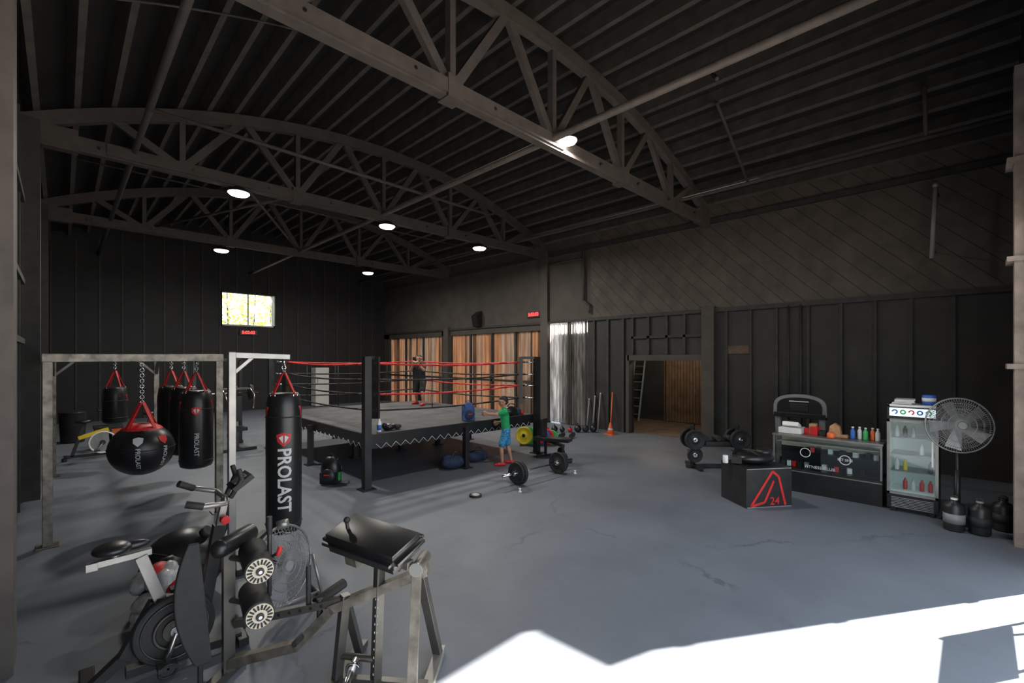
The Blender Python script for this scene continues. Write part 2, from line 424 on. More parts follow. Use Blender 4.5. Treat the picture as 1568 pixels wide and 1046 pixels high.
def truss(y, name, tm):
    b = B(); zb = 5.70; w = .14
    b.bx(XL, XR, y-w/2, y+w/2, zb-.12, zb+.12, tm)
    b.bx(XL+1, XC+.2, y-w/2-.04, y-w/2, zb-.09, zb+.09, tm)
    N_ = 12; tx = [XL+(XR-XL)*i/N_ for i in range(N_+1)]
    for i in range(N_*2):
        a = XL+(XR-XL)*i/(2*N_); c = XL+(XR-XL)*(i+1)/(2*N_)
        b.beam((a, y, arc(a)), (c, y, arc(c)), w, .22, tm)
    for i in (2, 4, 6, 8, 10): b.beam((tx[i], y, zb), (tx[i], y, arc(tx[i])), .09, .11, tm)
    for i in (1, 3, 5, 7, 9, 11):
        for j in (i-1, i+1):
            if 0 < j < N_: b.beam((tx[j], y, zb), (tx[i], y, arc(tx[i])), .09, .13, tm)
    for i in (4, 8): b.bx(tx[i]-.12, tx[i]+.12, y-w/2-.05, y+w/2+.05, zb-.14, zb+.16, tm)
    for x in (XL+.35, XR-.35): b.bx(x-.3, x+.3, y-w/2-.02, y+w/2+.02, zb-.15, zb+.2, tm)
    for i in range(9):
        x = XL+.9+i*1.3; b.cyl((x, y-w/2-.052, zb), (x, y-w/2, zb), .022, 'dsteel', seg=8)
    b.done(name)
for k, y in enumerate((4.85, 10.35, 15.85)): truss(y, "roof_truss", 'truss' if k == 0 else 'truss_shaded')  # far trusses get the copy with shade put into its colour
b = B()
b.cyl((5.62, YF, 5.72), (5.62, YB, 5.72), .055, 'truss', seg=10)
b.cyl((.9, YF, 5.78), (.9, YB, 5.78), .045, 'truss_shaded', seg=10)
b.cyl((10.4, YF, 5.92), (10.4, YB, 5.92), .045, 'truss_shaded', seg=10)
b.done("ceiling_tie_rails")
b = B()
for (p, q) in (((.9, 8.3, 5.76), (7.6, 8.5, 5.76)), ((2.5, 10.35, 5.8), (5.6, 15.85, 5.8)),
               ((10.4, .6, 5.92), (10.1, .6, arc(10.1, .1))), ((8.7, 3.4, arc(8.7)), (10.4, 3.4, 5.92)),
               ((8.0, 3.2, arc(8.0)), (7.7, 3.0, arc(7.7, -.35))), ((3.8, 10.35, 5.8), (1.8, 15.85, 5.8))):
    b.cyl(p, q, .032, 'truss_shaded', seg=8)
b.done("ceiling_sway_braces")
b = B()
b.cyl((0.2, 13, 6.3), (11, 13, 6.2), .018, 'joist', seg=6)
pr = None
for i in range(25):
    x = .1+8.4*i/24; p = (x, 7.0, arc(x, .10))
    if pr: b.cyl(pr, p, .014, 'joist', seg=6)
    pr = p
b.done("ceiling_conduit")
b = B()
b.tube([(XR-.08, 8.72, 5.6), (XR-.08, 8.72, 4.0), (XR-.08, 8.5, 3.85), (XR-.08, 8.5, 3.6)], .04, 'wallg')
b.tube([(XR-.08, 8.72, 5.35), (XR-.08, 10.2, 5.35)], .03, 'wallg')
b.cyl((XR-.06, 2.75, 0.0), (XR-.06, 2.75, 3.4), .025, 'stud'); b.cyl((XR-.06, 3.0, 0.6), (XR-.06, 3.0, 3.4), .02, 'stud')
b.done("conduit_pipes")
b = B()
b.cyl((10.9, .55, 3.95), (10.9, .5, 5.2), .035, 'grey'); b.cyl((10.9, .5, 5.2), (11.8, .5, 5.25), .015, 'dsteel'); b.sph((10.9, .5, 5.22), .05, 'silver')
b.cyl((10.9, .55, 4.2), (11.84, .55, 4.2), .015, 'dsteel')
b.done("wall_tube_lamp")

for (x, y, z) in ((5.86, 4.66, 5.74), (2.52, 10.35, 5.50), (5.8, 10.35, 5.50), (8.83, 10.35, 5.46), (3.4, 15.85, 5.42), (8.1, 15.85, 5.36)):
    b = B(); s = .66 if y < 5 else .85
    b.lathe([(.06*s, .14), (.10*s, .12), (.2*s, .05), (.24*s, .02), (.24*s, -.005)], (x, y, z), 'dsteel')
    b.lathe([(.225*s, -.012), (.19*s, -.045), (.1*s, -.065), (.0001, -.07)], (x, y, z), 'led')
    if y > 5: b.cyl((x, y, z+.12), (x, y, 5.6), .02, 'dsteel')
    else: b.beam((x, y, z+.08), (x, 4.80, z+.08), .06, .05, 'dsteel')
    b.done("ceiling_lamp")
    ld = bpy.data.lights.new("highbay_light", 'AREA'); ld.shape = 'DISK'; ld.size = .4; ld.energy = 90; ld.color = (1, .95, .86)
    lo = bpy.data.objects.new("highbay_light", ld); lo.location = (x, y, z-.09); scene.collection.objects.link(lo)

def clock(name, c, axis, w, txt):
    b = B(); vs, fs = text_geo(txt, .17, .004)
    if axis == 'x':
        b.box(c, (.06, w, .2), 'black'); b.raw([(c[0]-.034, c[1]-v[0], c[2]+v[1]) for v in vs], fs, 'digit')
    else:
        b.box(c, (w, .06, .2), 'black'); b.raw([(c[0]+v[0], c[1]-.034, c[2]+v[1]) for v in vs], fs, 'digit')
    b.done(name)
clock("digital_wall_clock", (XR-.03, 10.9, 3.72), 'x', .66, "5:02:03")
clock("digital_wall_clock", (5.55, YB-.065, 3.25), 'y', .66, "5:02:03")
b = B()
b.poly([(XR-.01, 13.7, 3.4), (XR-.01, 13.7, 4.05), (XR-.3, 13.7, 3.85), (XR-.22, 13.7, 3.45)], (0, .32, 0), 'black')
b.done("wall_speaker")

# ------------------------------------------------------------------ boxing ring
RX0, RX1, RY0, RY1 = 3.62, 7.82, 7.13, 12.03
b = B()
b.bx(RX0+.08, RX1-.08, RY0+.08, RY1-.08, .82, .90, 'canvas')
for (x0, x1, y0, y1) in ((RX0+.06, RX1-.06, RY0+.06, RY0+.10), (RX0+.06, RX1-.06, RY1-.1, RY1-.06), (RX0+.06, RX0+.1, RY0+.06, RY1-.06), (RX1-.1, RX1-.06, RY0+.06, RY1-.06)):
    b.bx(x0, x1, y0, y1, .70, .895, 'black')
for y in (RY0+.15, 8.7, 10.3, RY1-.15): b.bx(RX0+.1, RX1-.1, y-.04, y+.04, .64, .76, 'dsteel')
def lace(p, q, n, off):
    p = Vector(p); q = Vector(q)
    for i in range(n):
        a = p.lerp(q, i/n); c = p.lerp(q, (i+.5)/n); e = p.lerp(q, (i+1)/n)
        a = a+Vector(off); e = e+Vector(off); c2 = c+Vector(off)-Vector((0, 0, .09))
        b.cyl(a, c2, .004, 'offw', seg=5); b.cyl(c2, e, .004, 'offw', seg=5)
lace((RX0+.2, RY0+.055, .73), (RX1-.2, RY0+.055, .73), 20, (0, 0, 0))
lace((RX0+.055, RY0+.2, .73), (RX0+.055, RY1-.2, .73), 22, (0, 0, 0))
for x, y in ((5.75, RY0+.02), (RX0+.02, 9.6), (5.75, RY1), (RX1, 9.6), (5.75, 9.6), (4.6, 9.6), (6.8, 9.6)):
    b.bx(x-.05, x+.05, y-.05, y+.05, 0.02, .82, 'dsteel'); b.bx(x-.1, x+.1, y-.1, y+.1, 0, .02, 'dsteel')
zs = (2.10, 1.82, 1.56, 1.28)
corners = ((RX0, RY0, 1, 1), (RX1, RY0, -1, 1), (RX0, RY1, 1, -1), (RX1, RY1, -1, -1))
for (x, y, sx, sy) in corners:
    b.bx(x-.06, x+.06, y-.06, y+.06, 0.02, 2.22, 'dsteel'); b.bx(x-.12, x+.12, y-.12, y+.12, 0, .02, 'dsteel')
    px, py = x+sx*.26, y+sy*.26
    b.beam((x, y, 2.2), (px, py, 2.2), .06, .06, 'dsteel')
    for z in zs: b.cyl((x, y, z), (px, py, z), .018, 'chrome', seg=8)
    b.box((px, py, 1.68), (.2, .09, 1.08), 'black', rz=-sx*sy*PI/4)
for i, z in enumerate(zs):
    mm = 'red' if i in (0, 2) else 'rubber'
    o = .25
    P = [(RX0+o, RY0+o), (RX1-o, RY0+o), (RX1-o, RY1-o), (RX0+o, RY1-o)]
    for k in range(4):
        a, c = P[k], P[(k+1) % 4]
        m2 = mm
        if k in (2, 3) and i == 2: m2 = 'rubber'
        n2 = 8
        for j in range(n2):
            t0, t1 = j/n2, (j+1)/n2
            f = lambda t: (a[0]+(c[0]-a[0])*t, a[1]+(c[1]-a[1])*t, z-.05*math.sin(PI*t))
            b.cyl(f(t0), f(t1), .017, m2, seg=8)
for (xa, ya) in ((5.1, RY0+.25), (6.6, RY0+.25), (RX0+.25, 8.8), (RX0+.25, 10.4), (RX1-.25, 8.8), (RX1-.25, 10.4), (5.1, RY1-.25), (6.6, RY1-.25)):
    b.cyl((xa, ya, 1.24), (xa, ya, 2.07), .008, 'rubber', seg=6)
b.sph((RX0+.2, RY1-.2, 2.2), .06, 'yellow')
b.done("boxing_ring")

def backpack(name, c, s, m1, m2, rz=0):
    T = Matrix.Translation(c) @ Matrix.Rotation(rz, 4, 'Z') @ Matrix.Scale(s, 4)
    bb = B()
    bb.sph((0, 0, .26), (.19, .13, .27), m1); bb.box((0, 0, .12), (.34, .22, .22), m1)
    bb.sph((0, -.12, .17), (.14, .07, .14), m2); bb.torus((0, .02, .52), .05, .012, m1, axis=(0, 1, 0), seg=16)
    bb.torus((.1, .12, .28), .17, .02, m1, axis=(1, 0, 0), seg=20); bb.torus((-.1, .12, .28), .17, .02, m1, axis=(1, 0, 0), seg=20)
    bb.box((.18, -.02, .15), (.04, .08, .16), 'pgreen'); bb.box((0, -.185, .2), (.12, .02, .02), 'red')
    bmesh.ops.transform(bb.bm, matrix=T, verts=bb.bm.verts)
    return bb.done(name, .01*s)
backpack("backpack", (3.34, 7.90, .01), .9, 'black', 'dsteel', -.8)
backpack("backpack", (5.98, 7.36, .905), .72, 'blue', 'navy', -.4)
b = B()
b.sph((4.2, 7.42, .965), (.14, .10, .06), 'black'); b.sph((4.35, 7.4, .955), (.08, .07, .05), 'rubber')
b.torus((4.1, 7.38, .975), .06, .015, 'black', axis=(1, .3, .3), seg=14)
b.done("boxing_gloves")
b = B(); b.lathe([(.035, 0), (.038, .02), (.038, .17), (.018, .2), (.018, .23)], (3.95, 7.32, .902), 'white', seg=14); b.cyl((3.95, 7.32, .94), (3.95, 7.32, 1.03), .0395, 'pblue', seg=14); b.done("water_bottle")
b = B()
b.sph((5.55, 7.3, .13), (.28, .17, .13), 'navy'); b.sph((5.45, 7.35, .2), (.12, .1, .08), 'navy'); b.torus((5.6, 7.25, .24), .1, .012, 'black', axis=(.2, 1, 0), seg=16)
b.done("duffel_bag")
b = B()
b.sph((6.25, 7.45, .12), (.22, .15, .12), 'navy'); b.sph((6.45, 7.45, .10), (.1, .1, .1), 'navy'); b.torus((6.3, 7.4, .22), .09, .012, 'navy', axis=(.2, 1, 0), seg=16)
b.done("gym_bag")
b = B()
b.sph((7.15, 7.32, 1.01), (.20, .12, .11), 'black'); b.sph((7.38, 7.34, .98), (.11, .10, .08), 'navy'); b.sph((7.50, 7.30, .95), (.05, .05, .05), 'red')
b.torus((7.15, 7.28, 1.09), .09, .012, 'black', axis=(.7, .7, 0), seg=16); b.done("sports_bag")

# ------------------------------------------------------------------ heavy-bag rack on the left
b = B()
def sq(p, q, w=.09, m='frame'): b.beam(p, q, w, w, m)
zt = 2.20; y0, y1 = 7.6, 12.0
for (x, y) in ((-.12, y0), (1.6, y0), (-.12, y1), (1.4, y1)):
    sq((x, y, 0.01), (x, y, zt)); b.bx(x-.1, x+.1, y-.1, y+.1, 0, .015, 'frame')
sq((-.17, y0, zt), (1.65, y0, zt), .10); sq((-.17, y1, zt), (1.5, y1, zt), .09, 'gun'); sq((-.12, y0, zt), (-.12, y1, zt), .09, 'gun'); sq((1.4, y0, zt), (1.4, y1, zt), .09, 'gun')
sq((.7, y0, zt), (.7, y1, zt), .07, 'gun')
for (x, s_) in ((-.12, 1), (1.4, -1)):
    sq((x, y1, zt-.35), (x+s_*.35, y1, zt), .05, 'gun'); sq((x, y1, zt-.35), (x, y1-.35, zt), .05, 'gun')
b.done("heavy_bag_rack", .006)

def face_vec(x, y):
    d = Vector((-x, -y, 0)).normalized(); return d
def bag_text(b, c, r, z, txt, size, m='offw', squeeze=1.0, bold=.005):
    d = face_vec(c[0], c[1]); right = Vector((-d.y, d.x, 0)); vs, fs = text_geo(txt, size, bold)
    out = []
    for v in vs:
        th = v[1]*squeeze/r
        dirv = d*math.cos(th)+right*math.sin(th)
        out.append((c[0]+dirv.x*(r+.005), c[1]+dirv.y*(r+.005), z-v[0]))
    b.raw(out, fs, m)
def shield(b, c, r, z, s):
    d = face_vec(c[0], c[1]); right = Vector((-d.y, d.x, 0))
    def P(u, v, o):
        th = u/r; q = d*math.cos(th)+right*math.sin(th); return (c[0]+q.x*(r+o), c[1]+q.y*(r+o), z+v)
    for k in (-1, 1):
        b.raw([P(u*s*k, v*s, .006) for u, v in [(0, .5), (.25, .43), (.22, -.35), (0, -.55)]], [(0, 1, 2, 3)], 'red')
        b.raw([P(u*s*k, v*s, .006) for u, v in [(.25, .43), (.5, .35), (.42, -.15), (.22, -.35)]], [(0, 1, 2, 3)], 'red')
        b.raw([P(u*s*k, v*s, .011) for u, v in [(.32, .15), (.05, .30), (.05, -.3)]], [(0, 1, 2)], 'offw')
def heavy_bag(c, r, z0, z1, ztop, txt=True, strap='red', name="heavy_bag"):
    b = B(); x, y = c
    h = z1-z0
    b.lathe([(.001, z0), (r*.6, z0), (r*.93, z0+.03), (r, z0+.08), (r, z1-.2), (r*.97, z1-.14), (r*.90, z1-.03), (r*.80, z1), (.001, z1)], (x, y, 0), 'black', seg=48)
    for z in (z0+.12, z1-.26): b.torus((x, y, z), r+.001, .007, 'rubber', seg=48)
    for k in range(4):
        a = k*PI/2+.5
        p = (x+r*.86*math.cos(a), y+r*.86*math.sin(a), z1-.02); q = (x+.02*math.cos(a), y+.02*math.sin(a), z1+(ztop-z1)*.62)
        b.beam(p, q, .024, .009, strap); b.torus(p, .03, .006, 'chrome', axis=(math.cos(a), math.sin(a), 0), seg=12)
    zz = z1+(ztop-z1)*.62
    b.torus((x, y, zz+.02), .03, .008, 'chrome', axis=(1, 0, 0), seg=14)
    k = 0
    while zz+.05 < ztop-.03:
        b.torus((x, y, zz+.06), .022, .006, 'chrome', axis=((1, 0, 0) if k % 2 else (0, 1, 0)), seg=10); zz += .035; k += 1
    b.cyl((x, y, ztop-.05), (x, y, ztop+.02), .02, 'chrome')
    d = face_vec(x, y); right = Vector((-d.y, d.x, 0))
    for s_ in (-1, 1):
        vs = []
        for u, v in ((.25, -.05), (.85, -.02), (.95, -.16), (.6, -.13)):
            th = s_*u*1.3; q = d*math.cos(th)+right*math.sin(th); vs.append((x+q.x*(r+.003), y+q.y*(r+.003), z1-.12+v))
        b.raw(vs, [(0, 1, 2, 3)], 'red')
    if txt:
        shield(b, c, r, z1-.50 if h > 1.2 else z1-.28, .15 if h > 1.2 else .12)
        if h > 1.2: bag_text(b, c, r, z1-.95, "PROLAST", .170, squeeze=1.1, bold=.004)
        else: bag_text(b, c, r, z0+.36, "PROLAST", .08, bold=.001)
    b.done(name)
heavy_bag((1.80, 5.53), .185, .22, 1.80, 2.17)
heavy_bag((1.40, 8.0), .21, .60, 1.72, 2.14, name="heavy_bag")
heavy_bag((1.42, 9.1), .20, .62, 1.72, 2.14, False)
heavy_bag((1.38, 10.0), .20, .66, 1.70, 2.14, False)
heavy_bag((.72, 11.5), .19, .95, 1.65, 2.14, False)
b = B(); c = (.74, 7.6); r = .35; zc = 1.02
b.sph((c[0], c[1], zc), (r, r, r*.95), 'black', 48, 28)
b.torus((c[0], c[1], zc+.02), r+.001, .006, 'rubber', seg=40)
for k in range(4):
    a = k*PI/2+.6; p = (c[0]+.2*math.cos(a), c[1]+.2*math.sin(a), zc+.28); b.beam(p, (c[0]+.02*math.cos(a), c[1]+.02*math.sin(a), 1.62), .04, .012, 'red')
b.lathe([(.26, .20), (.20, .272), (.12, .315)], (c[0], c[1], zc+.012), 'red', seg=24)
zz = 1.62; k = 0
while zz < 2.12:
    b.torus((c[0], c[1], zz), .022, .006, 'chrome', axis=((1, 0, 0) if k % 2 else (0, 1, 0)), seg=10); zz += .035; k += 1
for off in (-.12, .72):
    d = face_vec(*c); rr = Matrix.Rotation(off, 3, 'Z') @ d; right = Vector((-rr.y, rr.x, 0))
    vs, fs = text_geo("PROLAST", .07, .001); out = []
    for v in vs:
        th = v[1]/r; ph = -v[0]/r-.25
        q = (rr*math.cos(th)+right*math.sin(th))*math.cos(ph)+Vector((0, 0, math.sin(ph)))
        out.append((c[0]+q.x*(r+.005), c[1]+q.y*(r+.005), zc+q.z*(r+.005)*.95))
    b.raw(out, fs, 'offw')
    out = []
    for u, v in [(-.5, .35), (0, .5), (.5, .35), (.42, -.15), (0, -.55), (-.42, -.15)]:
        th = u*.12/r; ph = v*.12/r+.42; q = (rr*math.cos(th)+right*math.sin(th))*math.cos(ph)+Vector((0, 0, math.sin(ph)))
        out.append((c[0]+q.x*(r+.009), c[1]+q.y*(r+.009), zc+q.z*(r+.009)*.95))
    b.raw(out, [tuple(range(6))], 'red' if off > 0 else 'offw')
b.done("wrecking_ball_bag")

b = B()
b.beam((1.28, 5.53, .06), (1.28, 5.53, 2.26), .07, .07, 'silver'); b.beam((1.25, 5.53, 2.23), (1.86, 5.53, 2.21), .06, .06, 'silver')
b.beam((1.28, 5.53, 2.02), (1.48, 5.53, 2.21), .04, .04, 'silver')
b.beam((1.28, 5.2, .035), (1.28, 6.2, .035), .07, .06, 'dsteel'); b.beam((1.28, 5.53, .035), (1.8, 6.2, .035), .07, .06, 'dsteel')
b.beam((1.28, 5.56, .6), (1.28, 6.1, .06), .05, .05, 'dsteel')
b.done("bag_stand", .005)

b = B(); b.sph((.80, 5.12, .31), (.33, .30, .31), 'black', 36, 20); b.torus((.80, 5.12, .31), .325, .006, 'rubber', axis=(.5, .3, .8), seg=40); b.cyl((.93, 4.98, .58), (.96, 4.95, .62), .05, 'rubber'); b.done("slam_ball")
b = B()
for i in range(34):
    a = random.uniform(0, 2*PI); rr = random.uniform(0, .17); z = random.uniform(.14, .50)
    b.sph((.60+rr*math.cos(a)*1.2, 4.56+rr*math.sin(a)*.8, z), (random.uniform(.06, .13), random.uniform(.06, .12), random.uniform(.05, .10)),
          random.choice(('bagp', 'bagp', 'red', 'bagp', 'bagp', 'dsteel')), 9, 6, rot=Matrix.Rotation(random.uniform(0, 3), 4, 'X') @ Matrix.Rotation(random.uniform(0, 3), 4, 'Z'))
b.sph((.60, 4.56, .12), (.24, .2, .12), 'bagp', 12, 8)
b.sph((.64, 4.40, .42), (.10, .06, .05), 'red', 9, 6)
b.done("plastic_bag_of_gear")

# ------------------------------------------------------------------ fan builder
def fan_head(b, c, ax, R, depth=.14, wires=48, m='mesh', bm_='grey'):
    ax = Vector(ax).normalized(); c = Vector(c)
    u = ax.cross(Vector((0, 0, 1))).normalized(); v = u.cross(ax)
    for sgn in (-1, 1):
        for k, rr in enumerate((.22, .42, .62, .82)):
            b.torus(c+ax*sgn*depth*.5*math.sqrt(1-(rr*.9)**2), R*rr, .003, m, axis=ax, seg=36, sub=4)
        for i in range(wires):
            a = 2*PI*i/wires; d = u*math.cos(a)+v*math.sin(a); pr = None
            for rr in (.15, .5, .8, 1.0):
                p = c+d*R*rr+ax*sgn*depth*.5*math.sqrt(max(0, 1-(rr*.95)**2))
                if pr is not None: b.cyl(pr, p, .0022, m, seg=4, caps=False)
                pr = p
    b.torus(c, R, .011, m, axis=ax, seg=48)
    b.cyl(c-ax*depth*.52, c+ax*depth*.53, R*.13, bm_, seg=20)
    for i in range(5):
        a = 2*PI*i/5; d = u*math.cos(a)+v*math.sin(a); t = ax.cross(d)
        p1 = c+d*R*.12; w = R*.26
        b.raw([p1-t*w*.4-ax*.02, p1+t*w*.4+ax*.02, c+d*R*.88+t*w*1.1+ax*.03, c+d*R*.88-t*w*.6-ax*.03], [(0, 1, 2, 3)], bm_)
    b.cyl(c-ax*(depth*.5), c-ax*(depth*.5+.12), R*.16, 'dsteel', seg=18)
b = B()
fan_head(b, (1.36, 4.22, .40), (.45, -.9, .12), .33, .16, 56)
b.tube([(1.08, 4.1, .40), (1.05, 4.15, .02), (1.05, 4.4, .02)], .014, 'silver'); b.tube([(1.64, 4.28, .40), (1.70, 4.2, .02), (1.7, 4.5, .02)], .014, 'silver'); b.cyl((1.05, 4.25, .02), (1.7, 4.3, .02), .014, 'silver')
b.cyl((1.37, 4.22, .72), (1.37, 4.25, .78), .05, 'silver')
b.done("floor_fan")
b = B()
fx, fy = 8.50, .18
fan_head(b, (fx-.08, fy-.02, 1.31), (-.78, -.35, .08), .355, .17, 80, bm_='mesh')
b.cyl((fx+.05, fy, 1.31), (fx+.05, fy, .05), .022, 'dsteel'); b.cyl((fx+.05, fy, .7), (fx+.05, fy, .05), .032, 'dsteel')
b.lathe([(.20, 0), (.20, .02), (.17, .04), (.05, .07), (.035, .12)], (fx+.05, fy-.04, 0), 'dsteel')
b.cyl((fx+.02, fy, 1.28), (fx+.18, fy+.08, 1.30), .08, 'dsteel')
b.done("pedestal_fan")

# ------------------------------------------------------------------ exercise bike
b = B(); yb = 3.98
b.beam((.12, yb-.28, .05), (.12, yb+.28, .05), .07, .06, 'dsteel'); b.beam((.98, yb-.10, .05), (.98, yb+.25, .05), .07, .06, 'dsteel')
for yy in (yb-.28, yb+.28): b.cyl((.08, yy, .04), (.16, yy, .04), .04, 'rubber')
b.beam((.10, yb, .06), (.30, yb, .22), .07, .06, 'dsteel'); b.beam((.29, yb, .20), (.46, yb, .52), .08, .07, 'dsteel')
b.beam((.30, yb, .10), (.98, yb, .07), .07, .06, 'dsteel')
b.beam((.50, yb, .48), (.38, yb, .86), .085, .07, 'silver'); b.beam((.12, yb, .865), (.44, yb, .875), .055, .04, 'silver')
b.beam((.135, yb-.03, .86), (.135, yb+.03, .86), .06, .05, 'silver')
b.beam((.45, yb, .50), (.74, yb, .42), .09, .10, 'dsteel'); b.beam((.70, yb, .10), (.84, yb, .95), .08, .07, 'dsteel'); b.beam((.82, yb, .85), (.88, yb, 1.15), .045, .045, 'silver')
b.sph((.235, yb, .945), (.105, .10, .042), 'black', 24, 12); b.sph((.35, yb, .94), (.085, .032, .03), 'black', 20, 10); b.cyl((.25, yb, .87), (.25, yb, .94), .02, 'silver')
b.cyl((.56, yb-.09, .32), (.56, yb-.055, .32), .215, 'dsteel', seg=48); b.torus((.56, yb-.10, .32), .19, .006, 'gun', axis=(0, 1, 0), seg=48)
b.torus((.56, yb-.10, .32), .12, .012, 'gun', axis=(0, 1, 0), seg=36); b.cyl((.56, yb-.13, .32), (.56, yb+.1, .32), .035, 'chrome'); b.torus((.56, yb-.072, .32), .22, .02, 'rubber', axis=(0, 1, 0), seg=48)
b.cyl((.56, yb-.11, .32), (.56, yb-.09, .32), .075, 'gun', seg=30)
b.cyl((.56, yb-.14, .32), (.50, yb-.15, .15), .016, 'chrome'); b.box((.50, yb-.20, .145), (.11, .08, .03), 'rubber'); b.cyl((.50, yb-.14, .145), (.50, yb-.24, .145), .01, 'chrome')
b.cyl((.56, yb+.12, .32), (.62, yb+.13, .49), .016, 'chrome'); b.box((.62, yb+.18, .49), (.11, .08, .03), 'rubber')
b.torus((.50, yb-.22, .12), .05, .01, 'rubber', axis=(0, 1, .3), seg=14)
b.tube([(.88, yb, 1.14), (.84, yb-.18, 1.15), (.70, yb-.23, 1.17), (.60, yb-.20, 1.20)], .019, 'silver'); b.tube([(.88, yb, 1.14), (.86, yb+.18, 1.16), (.72, yb+.23, 1.2), (.62, yb+.2, 1.26)], .019, 'silver')
b.cyl((.70, yb-.23, 1.17), (.60, yb-.2, 1.2), .025, 'rubber'); b.cyl((.72, yb+.23, 1.2), (.62, yb+.2, 1.26), .025, 'rubber')
b.tube([(.9, yb-.06, 1.15), (.97, yb-.08, 1.28), (.95, yb-.08, 1.36)], .018, 'rubber'); b.tube([(.9, yb+.06, 1.15), (.97, yb+.1, 1.28), (.95, yb+.1, 1.36)], .018, 'rubber')
b.box((.98, yb, 1.25), (.16, .18, .04), 'rubber', rot=Matrix.Rotation(-.6, 4, 'Y')); b.box((.968, yb, 1.272), (.10, .11, .008), 'grey', rot=Matrix.Rotation(-.6, 4, 'Y'))
b.cyl((.86, yb-.05, 1.0), (.86, yb-.10, 1.0), .03, 'red')
b.done("exercise_bike", .004)

# ------------------------------------------------------------------ preacher curl / leg machine
b = B()
O = Vector((.815, 3.605, 0)); dS = Vector((.636, -.772, 0)); dW = Vector((.772, .636, 0))
def L3(s, w, z): return O+dS*s+dW*w+Vector((0, 0, z))
def bm2(p, q, w=.06, h=.06, m='gun'): b.beam(L3(*p), L3(*q), w, h, m)
bm2((0, 0, .05), (0, 0, .93), .07, .06); bm2((-.02, -.30, .035), (-.02, .16, .035), .07, .05)
bm2((-.02, 0, .10), (.5, 0, .26), .07, .06, 'frame'); bm2((.49, 0, .25), (.76, 0, .53), .07, .06, 'frame'); bm2((.74, 0, .52), (1.40, 0, .81), .07, .06, 'frame')
bm2((.05, 0, .38), (.82, 0, .58), .05, .05)
for i in range(8):
    p = L3(.16+i*.075, -.026, .41+i*.0195); b.cyl(p, p-dW*.003, .012, 'black', seg=10)
bm2((1.34, -.03, .80), (1.40, -.34, .04), .06, .05, 'frame'); bm2((1.34, .03, .80), (1.38, .34, .04), .06, .05, 'gun'); bm2((1.42, -.40, .03), (1.38, .42, .03), .07, .05, 'silver')
bm2((1.05, 0, .04), (1.08, 0, .93), .055, .055)
for i in range(11):
    p = L3(1.052+i*.002, -.029, .12+i*.055); b.cyl(p, p-dW*.003, .011, 'offw', seg=10)
bm2((.78, -.34, .035), (.78, .42, .035), .07, .05); bm2((.78, 0, .04), (.84, 0, .62), .055, .055); bm2((.78, 0, .05), (1.40, 0, .05), .05, .05)
bm2((.80, .3, .05), (.84, .02, .55), .05, .05)
u = Vector((.30, -.95, -.06)).normalized(); v = Vector((.95, .30, .26)); v = (v-u*v.dot(u)).normalized(); w_ = u.cross(v).normalized()
Rp = Matrix((u, v, w_)).transposed().to_4x4()
cpad = L3(1.04, -.02, 1.00)
pb = B(); pb.box((0, 0, 0), (.66, .34, .10), 'black'); bmesh.ops.bevel(pb.bm, geom=list(pb.bm.edges), offset=.04, segments=5, affect='EDGES')
bmesh.ops.transform(pb.bm, matrix=Matrix.Translation(cpad) @ Rp, verts=pb.bm.verts)
tmp = bpy.data.meshes.new("tmp"); pb.bm.to_mesh(tmp); n0 = len(b.bm.faces); b.bm.from_mesh(tmp); b.bm.faces.ensure_lookup_table()
ib = b.mi('black')
for f in b.bm.faces[n0:]: f.material_index = ib; f.smooth = True
bpy.data.meshes.remove(tmp)
b.box(cpad-w_*.064, (.56, .26, .03), 'dsteel', rot=Rp)
b.box(cpad-u*.12-w_*.11-v*.06, (.10, .10, .10), 'frame', rot=Rp); b.beam(cpad-w_*.09-u*.2, cpad-w_*.10+u*.3, .06, .05, 'frame')
b.cyl(L3(1.36, -.10, .86), L3(1.36, .10, .86), .04, 'frame'); b.cyl(L3(1.36, -.12, .86), L3(1.36, -.10, .86), .045, 'silver'); b.beam(L3(1.38, 0, .8), L3(1.36, 0, .88), .06, .06, 'frame')
b.cyl(L3(1.24, -.08, .84), L3(1.24, -.16, .91), .012, 'chrome')
for (s_, z) in ((.34, .83), (.34, .54)):
    A = L3(s_, -.16, z); E = L3(s_-.22, .08, z+.02); ax = (A-E).normalized(); sd = ax.cross(Vector((0, 0, 1))).normalized(); upv = sd.cross(ax)
    b.cyl(A, E, .088, 'rubber', seg=30); b.cyl(A+ax*.015, A, .080, 'cream', seg=30)
    for i in range(18):
        a = 2*PI*i/18; dd = sd*math.cos(a)+upv*math.sin(a); b.beam(A+ax*.017+dd*.074, A+ax*.017+dd*.044, .010, .010, 'rubber')
    b.cyl(A+ax*.03, A+ax*.01, .024, 'dsteel', seg=18); b.cyl(A+ax*.036, A, .012, 'chrome', seg=12)
    b.cyl(L3(0, 0, z), L3(s_-.1, -.04, z), .02, 'gun')
b.cyl(L3(.02, -.10, .93), L3(.02, .20, .93), .06, 'black', seg=24); b.sph(L3(.02, -.10, .93), .06, 'black')
b.cyl(L3(.30, -.0, .58), L3(.30, 0, 1.10), .014, 'dsteel'); b.cyl(L3(.30, 0, 1.0), L3(.30, 0, 1.12), .018, 'rubber'); b.cyl(L3(.36, 0, .86), L3(.38, 0, .92), .015, 'red'); b.cyl(L3(.30, 0, .84), L3(.37, 0, .88), .010, 'dsteel')
b.cyl(L3(.92, -.02, .20), L3(.98, -.42, .16), .025, 'chrome', seg=20); b.cyl(L3(.93, -.08, .195), L3(.935, -.10, .19), .045, 'chrome', seg=20); b.cyl(L3(.80, 0, .21), L3(1.06, 0, .20), .022, 'gun')
